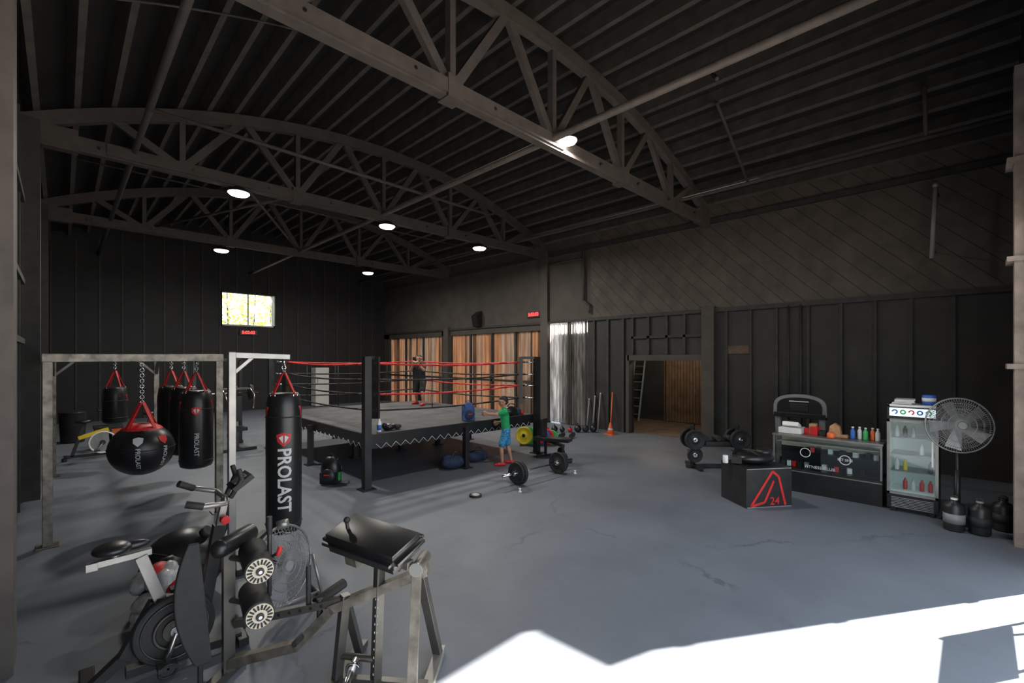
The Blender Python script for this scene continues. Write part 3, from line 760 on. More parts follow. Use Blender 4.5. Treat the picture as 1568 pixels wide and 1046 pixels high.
b.cyl(L3(.55, -.02, .34), L3(.55, -.12, .34), .02, 'rubber'); b.cyl(L3(.66, 0, .45), L3(.66, 0, .58), .02, 'dsteel')
b.cyl(L3(.62, .02, .54), L3(.70, .26, .56), .035, 'rubber')
b.cyl(L3(.58, 0, .53), L3(.58, 0, .80), .016, 'rubber')
b.cyl(L3(.86, .02, .95), L3(.84, .02, 1.10), .012, 'dsteel'); b.sph(L3(.84, .02, 1.11), .022, 'rubber')
b.done("preacher_curl_machine", .004)
b = B(); vs = []; fs = []; n = 20
c0 = Vector((.635, 3.53, .0)); du = Vector((.55, -.1, 0)).normalized()
for i in range(n+1):
    t = i/n; z = .20+.78*t; hw = .12*math.sin(PI*(.04+.90*t))**.8
    cc = c0+Vector((-.02*t, .06*t, z))
    for (s_, o) in ((-1, 0), (1, 0), (1, .03), (-1, .03)): vs.append(cc+du*(-hw if s_ < 0 else .03+.04*(1-t))+Vector((0, o, 0)))
for i in range(n):
    a = 4*i; c = 4*i+4
    for k in range(4): fs.append((a+k, a+(k+1) % 4, c+(k+1) % 4, c+k))
fs += [(0, 1, 2, 3), tuple(4*n+k for k in (3, 2, 1, 0))]
b.raw(vs, fs, 'rubber')
b.beam((.645, 3.565, 0.02), (.645, 3.565, .5), .03, .03, 'dsteel'); b.beam((.54, 3.565, .02), (.68, 3.565, .02), .12, .03, 'dsteel')
b.done("punch_shield", .008)

# ------------------------------------------------------------------ barbell and plates
def plate(b, c, ax, R, t, m='rubber', hub='dsteel'):
    ax = Vector(ax).normalized(); c = Vector(c)
    b.lathe([(.026, -t/2), (R*.35, -t/2), (R*.4, -t*.3), (R*.8, -t*.3), (R*.86, -t/2), (R*.98, -t/2), (R, -t*.3), (R, t*.3), (R*.98, t/2), (R*.86, t/2), (R*.8, t*.3), (R*.4, t*.3), (R*.35, t/2), (.026, t/2)], c, m, axis=ax, seg=40)
    b.cyl(c-ax*(t/2+.003), c+ax*(t/2+.003), .045, hub, seg=20)
b = B(); zc = .205; ya = 5.58
b.cyl((5.25, ya, zc), (7.15, ya, zc), .014, 'chrome', seg=14)
for s_, xx in ((-1, 5.66), (1, 6.72)):
    plate(b, (xx, ya, zc), (1, 0, 0), .205, .06, hub='chrome'); plate(b, (xx+s_*.06, ya, zc), (1, 0, 0), .19, .045, hub='chrome')
    b.cyl((xx-s_*.05, ya, zc), (xx+s_*.40, ya, zc), .024, 'chrome', seg=18); b.cyl((xx-s_*.06, ya, zc), (xx-s_*.035, ya, zc), .04, 'chrome', seg=18)
    b.cyl((xx+s_*.10, ya, zc), (xx+s_*.13, ya, zc), .04, 'chrome', seg=18)
b.done("barbell")
b = B(); plate(b, (4.68, 5.58, .016), (0, 0, 1), .10, .03, 'rubber', 'offw'); b.torus((4.68, 5.58, .03), .06, .006, 'offw', seg=24); b.done("weight_plate")
b = B()
for (x, y) in ((5.35, 5.25), (6.95, 5.35)):
    b.lathe([(.03, 0), (.03, .01), (.015, .02), (.015, .05), (.022, .06)], (x, y, 0), 'white', seg=12)
b.done("barbell_clips")
b = B()
for i, (m_, dx, R) in enumerate((('yellow', 0, .22), ('pgreen', .12, .22), ('yellow', .24, .21), ('red', .36, .21), ('pblue', .48, .2), ('red', .60, .19), ('pgreen', .72, .18))):
    c = Vector((8.25, 7.95, R+.03))+Vector((.72, -.70, 0))*(dx*.95)
    plate(b, c, (-.85, -.35, .12), R, .06, m_)
b.beam((8.2, 8.05, .02), (8.85, 7.42, .02), .22, .04, 'dsteel')
b.done("bumper_plate_rack")
b = B(); T0 = Matrix.Translation((-.02, -.22, 0))
b.box((7.55, 6.62, .45), (.28, .80, .07), 'black', rz=.35); b.beam((7.40, 6.2, .38), (7.68, 6.95, .38), .06, .06, 'dsteel')
for (x, y) in ((7.40, 6.22), (7.66, 6.92)): b.beam((x, y, .38), (x, y, .05), .05, .05, 'dsteel'); b.beam((x-.22, y+.06, .04), (x+.22, y-.06, .04), .05, .05, 'dsteel')
plate(b, (7.35, 6.15, .14), (1, -.3, 0), .12, .05); plate(b, (7.75, 6.55, .14), (1, -.3, 0), .12, .05)
b.box((7.66, 6.98, .65), (.28, .07, .4), 'black', rz=.35)
bmesh.ops.transform(b.bm, matrix=T0, verts=b.bm.verts)
b.done("weight_bench", .01)
b = B()
b.bx(11.10, 11.38, 7.24, 7.52, 0, .02, 'orange'); b.lathe([(.11, .02), (.07, .15), (.035, .30), (.02, .34)], (11.24, 7.38, 0), 'orange', seg=20); b.lathe([(.078, .13), (.056, .2)], (11.24, 7.38, 0), 'white', seg=20)
b.done("traffic_cone")
b = B(); b.cyl((11.5, 7.56, .0), (11.77, 7.66, 1.15), .018, 'orange'); b.sph((11.77, 7.66, 1.15), .024, 'orange'); b.done("broom_pole")
b = B()
for i, (x, y) in enumerate(((11.5, 8.0), (11.52, 8.2), (11.52, 8.42))): b.cyl((x, y, .0), (11.79, y+.1, 1.10-.1*i), .024, 'grey', seg=12); b.sph((11.79, y+.1, 1.10-.1*i), .026, 'offw', 10, 6)
b.done("leaning_bars")
b = B()
for i in range(7):
    x, y = 10.2+.165*i, 8.9-.16*i; r = random.uniform(.07, .11); b.sph((x, y, r), (r, r, r), random.choice(('rubber', 'black', 'red', 'dsteel')), 14, 10)
    b.torus((x, y, r*1.9), r*.6, .014, 'dsteel', axis=(.7, -.7, 0), seg=18)
b.done("kettlebells")
b = B()
for i in range(5):
    c = Vector((9.2+.2*i, 8.6-.2*i, .07))
    b.cyl(c-Vector((.1, .05, 0)), c+Vector((.1, .05, 0)), .014, 'chrome', seg=8)
    for s_ in (-1, 1): b.cyl(c+Vector((.07, .035, 0))*s_, c+Vector((.14, .07, 0))*s_, .065, random.choice(('rubber', 'red', 'rubber')), seg=8)
b.done("dumbbells")

# ------------------------------------------------------------------ right side
b = B()
cx, cy = 9.35, 3.72
b.beam((cx-.45, cy+.35, .04), (cx+.35, cy-.45, .04), .08, .06, 'dsteel'); b.beam((cx-.55, cy+.0, .04), (cx-.1, cy+.5, .04), .08, .06, 'dsteel'); b.beam((cx+.1, cy-.6, .04), (cx+.55, cy-.15, .04), .08, .06, 'dsteel')
for (sx, sy) in ((-.35, .27), (.28, -.36)):
    b.beam((cx+sx, cy+sy, .04), (cx+sx, cy+sy, .86), .07, .07, 'dsteel')
    for z in (.30, .58): b.cyl((cx+sx-.16, cy+sy-.16, z), (cx+sx+.16, cy+sy+.16, z), .02, 'chrome')
    plate(b, (cx+sx-.09, cy+sy-.09, .58), (1, 1, 0), .2, .06, hub='chrome'); plate(b, (cx+sx+.09, cy+sy+.09, .58), (1, 1, 0), .2, .06); plate(b, (cx+sx-.09, cy+sy-.09, .28), (1, 1, 0), .15, .05, hub='chrome')
b.beam((cx-.35, cy+.27, .45), (cx+.28, cy-.36, .45), .06, .06, 'dsteel'); b.box((cx, cy-.05, .50), (.5, .26, .07), 'black', rz=-.8)
for s_ in (-.17, 0, .17): b.cyl((cx+s_-.08, cy-s_-.14, .60), (cx+s_+.08, cy-s_+.02, .60), .06, 'rubber', seg=8)
b.done("weight_plate_rack", .004)

b = B(); ang = -.62
R = Matrix.Rotation(ang, 4, 'Z'); cb = Vector((7.58, 2.38, .29))
b.box(cb, (.74, .60, .58), 'dsteel', rot=R)
fr = R @ Vector((0, -1, 0)); fr = Vector(fr[:3]); ri = Vector((R @ Vector((1, 0, 0)))[:3])
def PB(u, v, o=.305): return cb+fr*o+ri*u+Vector((0, 0, v))
for (a, c) in (((-.30, -.26), (.05, .24)), ((.05, .24), (.15, .16)), ((.15, .16), (.26, -.26)), ((-.30, -.26), (-.08, -.21)), ((-.08, -.21), (.07, .10))):
    b.beam(PB(*a), PB(*c), .006, .035, 'red')
vs, fs = text_geo("24", .16, .002); b.raw([PB(v[0]+.09, v[1]-.20, .304) for v in vs], fs, 'red')
for s_ in (-1, 1): b.beam(PB(-.36, s_*.28, .30), PB(.36, s_*.28, .30), .012, .012, 'grey')
b.done("plyo_box", .015)
b = B()
b.sph((7.58, 2.38, .67), (.30, .18, .09), 'black', 20, 10, rot=R); b.sph((7.75, 2.31, .75), (.14, .12, .06), 'dsteel', 14, 8); b.torus((7.48, 2.41, .75), .12, .012, 'rubber', axis=(.4, -.2, .8), seg=18)
b.box((7.38, 2.58, .645), (.2, .14, .1), 'rubber', rz=.3); b.cyl((7.28, 2.71, .585), (7.28, 2.71, .70), .04, 'white', seg=12)
b.done("training_gear_bag", .004)

b = B(); x0, x1, y0, y1 = 8.60, 9.12, .97, 2.42
b.bx(x0, x1, y0, y1, 0, .36, 'black'); b.bx(x0, x1, y0, y1, .36, .38, 'dsteel')
b.bx(x1-.03, x1, y0, y1, .38, .90, 'dsteel'); b.bx(x0+.12, x1-.03, y0+.02, y1-.02, .63, .645, 'glass')
for (xx, yy) in ((x0, y0), (x0, y1-.025), (x1-.025, y0), (x1-.025, y1-.025)): b.bx(xx, xx+.025, yy, yy+.025, .38, .90, 'silver')
b.bx(x0+.008, x0+.014, y0+.025, y1-.025, .38, .89, 'glass'); b.bx(x0+.02, x1-.03, y1-.014, y1-.008, .38, .89, 'glass')
b.bx(x0-.01, x1+.01, y0-.01, y1+.01, .90, .925, 'silver')
b.bx(x0+.03, x1-.06, y0+.05, y1-.05, .80, .805, 'cream'); b.bx(x0+.30, x1-.04, y0+.05, y1-.05, .70, .88, 'cream')
for i in range(16):
    yy = y0+.1+i*.083; z = random.choice((.38, .646)); m_ = random.choice(('white', 'offw', 'red', 'grey', 'dsteel', 'rubber'))
    b.box((x0+.22+random.uniform(-.03, .03), yy, z+.04), (.08, .06, .08), m_, rz=random.uniform(-.4, .4))
vs, fs = text_geo("FITNESS CLUB", .065, .0); b.raw([(x0+.004, 1.75-v[0], .44+v[1]) for v in vs], fs, 'offw')
b.torus((x0+.003, 1.42, .62), .07, .006, 'offw', axis=(1, 0, 0), seg=24); b.torus((x0+.003, 1.95, .66), .07, .006, 'offw', axis=(1, 0, 0), seg=24)
vs, fs = text_geo("EST 2012", .05, .001); b.raw([(x0+.003, 1.42-v[0], .62+v[1]) for v in vs], fs, 'offw')
b.bx(x0-.002, x0+.02, y0, y1, .33, .345, 'silver')
b.done("display_counter", .003)
b = B(); b.box((8.85, 2.2, .977), (.30, .34, .10), 'offw'); b.box((8.83, 2.2, 1.06), (.2, .24, .07), 'white', rot=Matrix.Rotation(.35, 4, 'Y')); b.box((8.77, 2.2, 1.10), (.02, .16, .08), 'dsteel', rot=Matrix.Rotation(.5, 4, 'Y')); b.done("receipt_printer", .012)
b = B()
for (yy, h, m_) in ((1.96, .1, 'red'), (1.86, .14, 'red'), (1.76, .08, 'rubber'), (1.9, .18, 'paper')): b.box((8.88+random.uniform(-.04, .06), yy, .927+h/2), (.14, .10, h), m_, rz=random.uniform(-.3, .3))
b.done("small_boxes", .004)
b = B(); b.poly([(8.80, 1.50, .927), (8.80, 1.68, .927), (8.81, 1.66, 1.1), (8.83, 1.60, 1.15), (8.81, 1.53, 1.1)], (.12, 0, 0), 'paper'); b.box((8.84, 1.47, .955), (.1, .1, .05), 'paper'); b.done("paper_bag", .01)
for i, (yy, m_) in enumerate(((1.36, 'pblue'), (1.28, 'offw'), (1.2, 'pgreen'), (1.12, 'orange'), (1.05, 'offw'))):
    b = B(); b.lathe([(.03, 0), (.032, .02), (.032, .13), (.014, .16), (.014, .18)], (8.84+.05*(i % 2), yy, .927), m_, seg=14); b.cyl((8.84+.05*(i % 2), yy, 1.1), (8.84+.05*(i % 2), yy, 1.12), .017, 'white', seg=12); b.done("bottle")
b = B(); b.lathe([(.05, 0), (.055, .02), (.055, .07), (.04, .09), (.001, .095)], (8.70, 1.62, .927), 'orange', seg=18); b.done("roll_of_tape")

b = B(); x0, x1, y0, y1 = 8.50, 9.05, .36, .91; H = 1.53
b.bx(x0+.04, x1, y0, y0+.03, .05, H, 'black'); b.bx(x0+.04, x1, y1-.03, y1, .05, H, 'black'); b.bx(x1-.03, x1, y0, y1, .05, H, 'black'); b.bx(x0+.04, x1, y0, y1, H-.03, H, 'white')
b.bx(x0+.04, x1-.03, y0+.03, y1-.03, .28, .31, 'fridgein'); b.bx(x1-.05, x1-.03, y0+.03, y1-.03, .28, H-.2, 'fridgein')
b.bx(x0+.06, x1-.05, y0+.03, y0+.035, .3, H-.2, 'fridgein'); b.bx(x0+.06, x1-.05, y1-.035, y1-.03, .3, H-.2, 'fridgein')
b.bx(x0+.01, x0+.05, y0, y1, .05, .24, 'black')
for i in range(7): b.bx(x0, x0+.012, y0+.05, y1-.05, .07+i*.022, .08+i*.022, 'grey')
b.bx(x0+.02, x1-.03, y0, y1, H-.20, H-.03, 'black'); b.bx(x0+.0, x0+.02, y0+.03, y1-.03, H-.16, H-.045, 'fridgelight')
for k, m_ in enumerate(('pblue', 'pgreen', 'red', 'pblue', 'pgreen')):
    b.torus((x0-.002, y1-.09-k*.09, H-.10), .026, .009, m_, axis=(1, 0, 0), seg=16, arc=(2*PI if k % 2 else 4.6))
for (a0, a1, z0, z1) in ((y0, y0+.035, .25, H-.21), (y1-.035, y1, .25, H-.21), (y0, y1, .25, .285), (y0, y1, H-.25, H-.21)): b.bx(x0, x0+.035, a0, a1, z0, z1, 'silver')
b.bx(x0+.014, x0+.018, y0+.035, y1-.035, .285, H-.25, 'glass'); b.bx(x0-.03, x0-.01, y0+.05, y0+.07, .7, 1.05, 'white')
for k, z in enumerate((.31, .58, .82, 1.06)):
    if k: b.bx(x0+.07, x1-.06, y0+.035, y1-.035, z-.012, z, 'silver')
    for i in range(5):
        if random.random() < (.75 if k in (0, 1) else .45):
            yy = y0+.09+i*.09; m_ = random.choice(('white', 'red', 'yellow', 'pblue', 'offw', 'offw', 'rubber'))
            b.lathe([(.025, 0), (.027, .02), (.027, .11), (.012, .14), (.012, .16)], (x0+.16, yy, z), m_, seg=12)
b.bx(x0+.02, x1-.02, y0+.04, y0+.1, 0, .05, 'black'); b.bx(x0+.02, x1-.02, y1-.1, y1-.04, 0, .05, 'black')
b.done("drinks_fridge", .003)
b = B(); b.lathe([(.07, 0), (.075, .02), (.075, .13), (.07, .14), (.001, .145)], (8.75, .47, H+.002), 'pblue', seg=24); b.lathe([(.077, .05), (.077, .10)], (8.75, .47, H+.002), 'white', seg=24); b.done("supplement_tub")
b = B()
for i in range(6): b.box((8.78+random.uniform(-.02, .02), .74+random.uniform(-.015, .015), H+.008+i*.011), (.34, .22, .01), 'offw', rz=random.uniform(-.1, .1))
b.done("paper_stack")
for (x, y, m_) in ((8.12, .20, 'white'), (8.16, -.03, 'grey'), (8.55, -.24, 'rubber')):
    b = B(); b.lathe([(.095, 0), (.105, .02), (.105, .30), (.09, .34), (.04, .365), (.04, .39)], (x, y, 0), 'dsteel', seg=20)
    b.torus((x, y, .40), .04, .009, 'dsteel', axis=(1, 0, 0), seg=18)
    b.lathe([(.107, .10), (.107, .22)], (x, y, 0), 'grey' if m_ == 'white' else 'rubber', seg=20); b.cyl((x, y, .38), (x, y, .41), .035, m_, seg=16)
    b.done("water_jug")

b = B(); tx, ty = 10.35, 2.45
b.bx(tx+.05, 11.6, ty-.36, ty+.36, .10, .2, 'black'); b.bx(tx+.1, 11.55, ty-.25, ty+.25, .2, .21, 'rubber'); b.bx(tx+.1, tx+.3, ty-.3, ty+.3, 0, .1, 'rubber'); b.bx(11.3, 11.5, ty-.3, ty+.3, 0, .1, 'rubber')
for s_ in (-1, 1):
    b.bx(tx+.05, 11.65, ty+s_*.36-.05, ty+s_*.36+.05, .12, .24, 'grey'); b.beam((tx+.15, ty+s_*.38, .1), (tx+.02, ty+s_*.38, 1.18), .07, .10, 'grey')
    b.tube([(tx, ty+s_*.38, 1.12), (tx+.3, ty+s_*.36, 1.05), (tx+.5, ty+s_*.34, .98)], .03, 'rubber')
b.sph((tx+.15, ty, .2), (.2, .38, .14), 'black')
n = 20
pts = [(.46*math.cos(PI*i/n), 1.06+.42*max(0, math.sin(PI*i/n))**.4) for i in range(n+1)]
b.poly([(tx, ty+u, z) for u, z in pts], (.08, 0, 0), 'grey')
pts2 = [(.39*math.cos(PI*i/n), 1.10+.32*max(0, math.sin(PI*i/n))**.4) for i in range(n+1)]
b.poly([(tx-.02, ty+u, z) for u, z in pts2], (.03, 0, 0), 'black')
b.box((tx-.03, ty, 1.34), (.01, .34, .02), 'offw'); b.bx(tx-.04, tx+.1, ty-.44, ty+.44, 1.02, 1.11, 'black'); b.box((tx-.03, ty, 1.22), (.012, .3, .14), 'dsteel')
b.done("treadmill", .012)

# ------------------------------------------------------------------ background gym machines
def spin_bike(name, c, m_):
    b = B(); x, y = c
    b.beam((x-.4, y-.25, .04), (x-.4, y+.25, .04), .06, .05, 'dsteel'); b.beam((x+.4, y-.25, .04), (x+.4, y+.25, .04), .06, .05, 'dsteel'); b.beam((x-.4, y, .06), (x+.4, y, .06), .06, .06, 'dsteel')
    b.cyl((x+.2, y-.03, .32), (x+.2, y+.03, .32), .25, 'silver', seg=36); b.torus((x+.2, y-.04, .32), .23, .02, 'white', axis=(0, 1, 0)); b.cyl((x+.2, y-.08, .32), (x+.2, y+.08, .32), .05, 'dsteel')
    b.beam((x-.3, y, .06), (x-.1, y, .75), .06, .06, 'dsteel'); b.beam((x+.35, y, .06), (x+.3, y, .95), .06, .06, 'dsteel'); b.beam((x-.2, y, .45), (x+.3, y, .6), .08, .08, m_)
    b.sph((x-.12, y, .8), (.14, .1, .05), 'black'); b.tube([(x+.3, y-.2, 1.0), (x+.3, y+.2, 1.0)], .02, 'black'); b.tube([(x+.3, y-.2, 1.0), (x+.1, y-.22, 1.05)], .02, 'black'); b.tube([(x+.3, y+.2, 1.0), (x+.1, y+.22, 1.05)], .02, 'black')
    b.box((x+.34, y, 1.08), (.05, .2, .12), 'black'); b.cyl((x+.2, y-.1, .32), (x+.1, y-.12, .16), .015, 'chrome'); b.box((x+.1, y-.17, .16), (.1, .08, .03), 'black')
    b.done(name, .004)
spin_bike("spin_bike", (.45, 13.7), 'yellow')
spin_bike("spin_bike", (1.7, 14.6), 'dsteel')
b = B()
for x in (2.3, 3.3):
    for y in (13.4, 14.5): b.beam((x, y, 0), (x, y, 2.15), .07, .07, 'dsteel')
    b.beam((x, 13.4, 2.15), (x, 14.5, 2.15), .07, .07, 'dsteel'); b.beam((x, 13.3, .04), (x, 14.6, .04), .08, .07, 'dsteel')
for y in (13.4, 14.5): b.beam((2.3, y, 2.15), (3.3, y, 2.15), .07, .07, 'dsteel')
b.cyl((1.9, 13.32, 1.3), (3.7, 13.32, 1.3), .014, 'chrome'); plate(b, (2.08, 13.32, 1.3), (1, 0, 0), .2, .07); plate(b, (3.52, 13.32, 1.3), (1, 0, 0), .2, .07)
b.done("squat_rack")
b = B()
b.beam((2.65, 12.2, .04), (3.35, 12.2, .04), .08, .06, 'dsteel'); b.beam((3.0, 12.2, .04), (3.0, 13.0, .04), .08, .06, 'dsteel'); b.beam((3.0, 12.9, .04), (3.0, 12.6, 1.5), .08, .08, 'gun')
b.box((3.0, 12.45, .5), (.35, .4, .08), 'black'); b.box((3.0, 12.66, .95), (.3, .08, .6), 'black'); b.beam((3.0, 12.45, .04), (3.0, 12.45, .46), .07, .07, 'gun')
b.tube([(2.7, 12.5, 1.45), (2.7, 12.2, 1.3), (2.75, 12.1, 1.0)], .02, 'chrome'); b.tube([(3.3, 12.5, 1.45), (3.3, 12.2, 1.3), (3.25, 12.1, 1.0)], .02, 'chrome'); b.beam((2.7, 12.55, 1.45), (3.3, 12.55, 1.45), .05, .05, 'gun')
b.done("chest_press_machine", .006)
b = B(); b.bx(8.1, 8.7, 20.75, 21.3, .03, 1.75, 'white'); b.bx(8.12, 8.68, 20.73, 20.75, .7, 1.73, 'offw'); b.bx(8.12, 8.68, 20.73, 20.75, .06, .68, 'offw'); b.bx(8.15, 8.18, 20.70, 20.73, 1.0, 1.3, 'silver'); b.bx(8.15, 8.65, 20.8, 21.25, 0, .03, 'black'); b.done("white_refrigerator", .01)
b = B(); b.lathe([(.22, 0), (.24, .05), (.27, .75), (.28, .78), (.26, .8), (.001, .82)], (.2, 16.5, 0), 'dsteel'); b.torus((.2, 16.5, .78), .27, .015, 'black', seg=30); b.done("trash_can")
b = B(); b.bx(.55, 1.05, 14.6, 15.0, 0, .5, 'orange'); b.bx(.53, 1.07, 14.58, 15.02, .5, .56, 'dsteel'); b.bx(.70, .92, 14.57, 14.6, .3, .35, 'black'); b.done("tool_chest", .01)
b = B()
b.bx(5.50, 6.35, -.72, -.69, .60, 1.03, 'white')  # unseen board added outside to cast a shadow on the sunlit floor
for i in range(4): b.poly([(5.52+i*.20, -.686, .62), (5.62+i*.20, -.686, .62), (5.70+i*.20, -.686, 1.02), (5.60+i*.20, -.686, 1.02)], (0, -.003, 0), 'orange')
for x in (5.53, 6.33):
    b.beam((x, -.72, 1.06), (x, -1.0, -.155), .02, .02, 'silver'); b.beam((x, -.70, 1.06), (x, -.66, -.155), .02, .02, 'silver')
b.done("shadow_caster_board")

# ------------------------------------------------------------------ people
def person(name, origin, yaw, H, J, pal, child=False, belt=None):
    F = Vector((math.cos(yaw), math.sin(yaw), 0)); Lf = Vector((-F.y, F.x, 0)); U = Vector((0, 0, 1)); O = Vector(origin)
    def W(p): return O+(F*p[0]+Lf*p[1]+U*p[2])*H
    parts = []
    def add(p, r, q, r2, tag): parts.append((W(p), r*H, W(q), r2*H, tag))
    V = lambda t: Vector(t)
    hz = J['hip']; ch = J['chest']; nk = J['neck']; hd = J['head']
    hipL = V(hz)+V((0, .052, 0)); hipR = V(hz)+V((0, -.052, 0)); waist = (V(hz)*.5+V(ch)*.5)
    add(hipL, .062, hipR, .062, 'shorts')
    for s_ in (-1, 1):
        o = V((0, .035*s_, 0)); add(V(hz)+o+V((0, 0, .03)), .066, waist+o, .062, 'shirt'); add(waist+o, .062, V(ch)+o, .068, 'shirt')
        shd = V(J['shL' if s_ > 0 else 'shR']); add(V(ch)+o+V((0, 0, .02)), .062, shd, .042, 'shirt'); add(V(nk)-V((0, 0, .015)), .036, shd, .034, 'shirt')
    add(V(nk)-V((0, 0, .02)), .030, V(nk)+(V(hd)-V(nk))*.6, .027, 'skin')
    for sd in ('L', 'R'):
        sg = 1 if sd == 'L' else -1
        sh = V(J['sh'+sd]); el = V(J['el'+sd]); wr = V(J['wr'+sd]); md = sh.lerp(el, .6)
        add(sh, .040, md, .037, 'shirt'); add(md, .029, el, .023, 'skin'); add(el, .024, el.lerp(wr, .35), .025, 'skin'); add(el.lerp(wr, .35), .025, wr, .016, 'skin')
        d = (wr-el).normalized(); side = V(J.get('side'+sd, (0, 0, 1))); side = (side-d*side.dot(d)).normalized(); pn = d.cross(side).normalized()*J.get('palm'+sd, 1)
        curl = J.get('curl'+sd, .4)
        for i in range(4):
            o = side*(i-1.5)*.0135
            kn = wr+d*.052+o*1.2; ln = (.020, .025, .027, .023)[i]
            add(wr+o*.7, .013, kn, .0095, 'skin')
            a = curl; dd = d*math.cos(a)+pn*math.sin(a); k2 = kn+dd*ln; add(kn, .0080, k2, .0072, 'skin')
            a = curl*2.1; dd = d*math.cos(a)+pn*math.sin(a); k3 = k2+dd*ln*.85; add(k2, .0072, k3, .0062, 'skin')
        tb = wr+d*.018+side*.02; tm = tb+(d*.6+side*.7+pn*.3)*.025; tt = tm+(d*.8+pn*.4*curl*2)*.024
        add(tb, .010, tm, .009, 'skin'); add(tm, .009, tt, .0075, 'skin')
        hp = hipL if sg > 0 else hipR; kn = V(J['kn'+sd]); an = V(J['an'+sd]); toe = V(J['toe'+sd])
        m1 = hp.lerp(kn, .80)
        add(hp, .066, m1, .054, 'shorts'); add(m1, .036, kn, .031, 'skin'); add(kn, .031, kn.lerp(an, .35), .033, 'skin'); add(kn.lerp(an, .35), .033, an, .020, 'skin')
        add(an, .021, an-V((0, 0, .018)), .026, 'sock')
        heel = an+(an-toe)*.25; heel.z = .024; t2 = V((toe.x, toe.y, .021)); add(heel, .024, an.lerp(t2, .6)*1+V((0, 0, -.005)), .026, 'shoe'); add(V((an.x, an.y, .028)), .027, t2, .020, 'shoe')
    fw = V(J.get('look', (1, 0, 0))).normalized(); sdv = V((0, 0, 1)).cross(fw).normalized(); up = fw.cross(sdv)
    k = 1.15 if child else 1.0; c = V(hd)
    def h(f, l, u): return c+(fw*f+sdv*l+up*u)*k
    def hs(p, r, tag, q=None, r2=None): add(p, r*k, q if q is not None else p+V((0, 0, .0005)), (r2 or r)*k, tag)
    hs(h(-.010, 0, .012), .050, 'skin', h(.008, 0, .012), .050); hs(h(.012, 0, -.015), .040, 'skin', h(.026, 0, -.045), .020)
    hs(h(.006, .012, -.02), .036, 'skin', h(.006, -.012, -.02), .036)
    hs(h(.056, 0, .006), .0065, 'skin', h(.063, 0, -.013), .0095)
    for l in (-1, 1):
        hs(h(-.002, l*.050, -.004), .011, 'skin', h(-.006, l*.053, .008), .011); hs(h(.052, l*.019, .006), .0062, 'eye'); hs(h(.053, l*.010, .020), .005, 'hair', h(.049, l*.026, .020), .0045)
    hs(h(.051, .010, -.030), .0048, 'lip', h(.051, -.010, -.030), .0048)
    hs(h(-.018, 0, .024), .052, 'hair', h(.004, 0, .030), .047); hs(h(-.030, 0, -.005), .040, 'hair')
    if pal.get('beard'): hs(h(.030, 0, -.050), .019, 'hair', h(.024, 0, -.044), .024)
    bm = bmesh.new()
    for (p, r, q, r2, tag) in parts:
        for cc, rr in ((p, r), (q, r2)):
            bmesh.ops.create_icosphere(bm, subdivisions=2, radius=rr*1.02, matrix=Matrix.Translation(cc))
        dd = q-p
        if dd.length > 1e-3:
            bmesh.ops.create_cone(bm, cap_ends=True, segments=16, radius1=r, radius2=r2, depth=dd.length, matrix=Matrix.Translation((p+q)/2) @ dd.to_track_quat('Z', 'Y').to_matrix().to_4x4())
    me = bpy.data.meshes.new("tmpb"); bm.to_mesh(me); bm.free()
    o = bpy.data.objects.new("tmpb", me); scene.collection.objects.link(o)
    rm = o.modifiers.new("r", 'REMESH'); rm.mode = 'VOXEL'; rm.voxel_size = .005; rm.use_smooth_shade = True
    sm = o.modifiers.new("s", 'SMOOTH'); sm.iterations = 2; sm.factor = .5
    bpy.context.view_layer.update()
    m2 = bpy.data.meshes.new_from_object(o.evaluated_get(bpy.context.evaluated_depsgraph_get()))
    bpy.data.objects.remove(o)
    m2.materials.clear(); tags = ['skin', 'shirt', 'shorts', 'shoe', 'sock', 'hair', 'eye', 'lip']
    for t in tags: m2.materials.append(M[pal[t]])
    npoly = len(m2.polygons); cen = np.empty(npoly*3); m2.polygons.foreach_get("center", cen); cen = cen.reshape(-1, 3)
    best = np.full(npoly, 1e9); idx = np.zeros(npoly, dtype=np.int32)
    for (p, r, q, r2, tag) in parts:
        p_ = np.array(p); d_ = np.array(q-p); t = np.clip(((cen-p_) @ d_)/max(1e-12, d_ @ d_), 0, 1)
        ds = np.linalg.norm(cen-(p_+t[:, None]*d_), axis=1)-(r+(r2-r)*t)
        if tag in ('eye', 'lip'): ds -= .0012
        mk = ds < best; best[mk] = ds[mk]; idx[mk] = tags.index(tag)
    m2.polygons.foreach_set("material_index", idx); m2.polygons.foreach_set("use_smooth", np.ones(npoly, dtype=bool)); m2.update()
    m2.name = name; ob = bpy.data.objects.new(name, m2); scene.collection.objects.link(ob)
    return ob

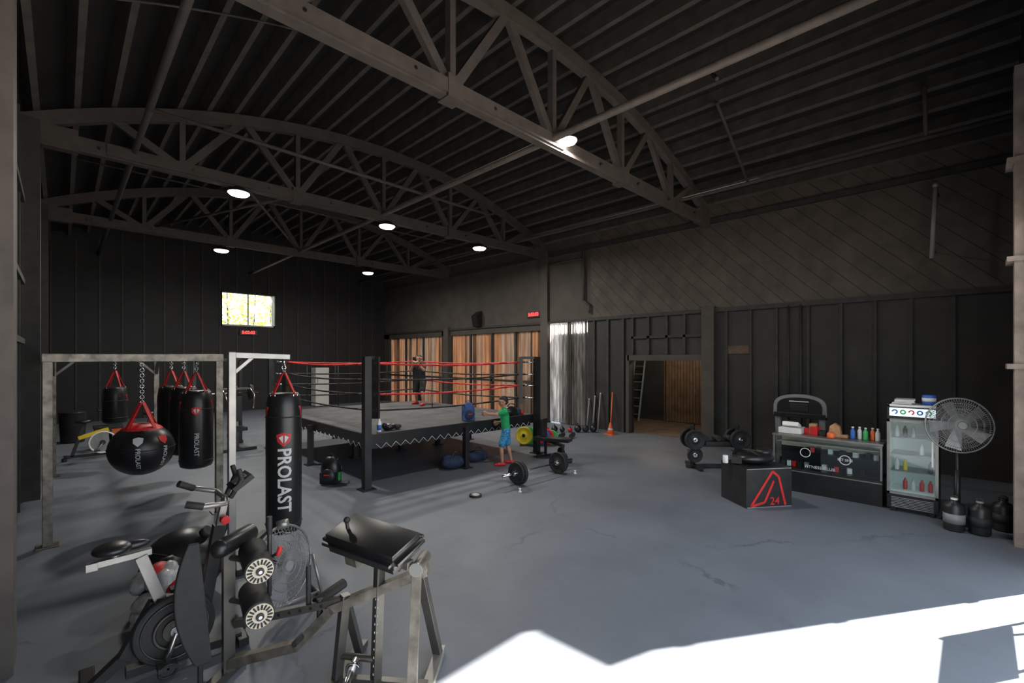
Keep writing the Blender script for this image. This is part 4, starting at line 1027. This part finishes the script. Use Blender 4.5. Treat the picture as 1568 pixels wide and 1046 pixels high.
yawK = math.radians(140)
person("child", (6.52, 6.80, 0), yawK, 1.40, dict(
    hip=(0, 0, .50), chest=(.02, 0, .72), neck=(.03, 0, .83), head=(.045, 0, .925),
    shL=(.02, .108, .795), shR=(.02, -.108, .795),
    elL=(.15, .135, .755), wrL=(.275, .10, .76), elR=(-.03, -.17, .65), wrR=(.10, -.14, .60),
    sideL=(0, 0, 1), palmL=1, curlL=.5, sideR=(0, .4, 1), palmR=1, curlR=.8,
    knL=(.075, .065, .27), anL=(.06, .075, .045), toeL=(.16, .085, .02), knR=(-.03, -.062, .27), anR=(-.085, -.068, .045), toeR=(.01, -.085, .02),
    look=(1, .05, -.12)), dict(skin='skin', shirt='green', shorts='shorts', shoe='red', sock='red', hair='hair', eye='eye', lip='lip'), True)
yawM = math.radians(212)
person("boxing_man", (7.05, 10.75, .904), yawM, 1.46, dict(
    hip=(0, 0, .465), chest=(.03, 0, .68), neck=(.045, 0, .785), head=(.075, 0, .875),
    shL=(.06, .105, .755), shR=(.01, -.11, .755),
    elL=(.15, .125, .66), wrL=(.22, .06, .77), elR=(.07, -.17, .64), wrR=(.14, -.085, .77),
    sideL=(0, -1, .2), palmL=-1, curlL=1.3, sideR=(0, 1, .2), palmR=1, curlR=1.3,
    knL=(.12, .09, .25), anL=(.12, .11, .045), toeL=(.22, .10, .02), knR=(-.02, -.11, .24), anR=(-.13, -.14, .045), toeR=(-.05, -.19, .02),
    look=(1, .1, -.05)), dict(skin='skin', shirt='shirt', shorts='shirt', shoe='red', sock='shirt', hair='hair', eye='eye', lip='lip', beard=1))

# ------------------------------------------------------------------ light
w = bpy.data.worlds.new("World"); scene.world = w; w.use_nodes = True
bg = w.node_tree.nodes["Background"]; bg.inputs[0].default_value = (.80, .90, 1.0, 1); bg.inputs[1].default_value = 2.6
sun = bpy.data.lights.new("sun", 'SUN'); sun.energy = 33; sun.angle = .009; sun.color = (1, .93, .84)
so = bpy.data.objects.new("sun", sun); scene.collection.objects.link(so)
ce = math.cos(math.radians(32)); dv = Vector((-.848*ce, .532*ce, -math.sin(math.radians(32))))
so.rotation_euler = dv.to_track_quat('-Z', 'Y').to_euler(); so.location = (10, -8, 10)
pl = bpy.data.lights.new("opening_portal", 'AREA'); pl.shape = 'RECTANGLE'; pl.size = 7.8; pl.size_y = 3.75
try: pl.cycles.is_portal = True
except Exception: pl.energy = 0
po = bpy.data.objects.new("opening_portal", pl); scene.collection.objects.link(po); po.location = (3.7, YF-.1, 1.87)
po.rotation_euler = Vector((0, 1, 0)).to_track_quat('-Z', 'Z').to_euler()
sl = bpy.data.lights.new("side_room_fill", 'POINT'); sl.energy = 38; sl.color = (1, .80, .6); sl.shadow_soft_size = .1  # added point light that brightens the enclosed side room
slo = bpy.data.objects.new("side_room_fill", sl); scene.collection.objects.link(slo); slo.location = (13.0, 6.9, 2.7)
scene.view_settings.view_transform = 'Standard'
scene.view_settings.exposure = 0.55

# ------------------------------------------------------------------ camera
cam = bpy.data.cameras.new("camera"); co = bpy.data.objects.new("camera", cam); scene.collection.objects.link(co)
cam.sensor_width = 36; cam.lens = 36*700/1568; cam.shift_y = 25/1568; cam.clip_start = .05; cam.clip_end = 200
co.location = (0, 0, 2.2); co.rotation_euler = (PI/2, 0, -math.radians(44.55))
scene.camera = co
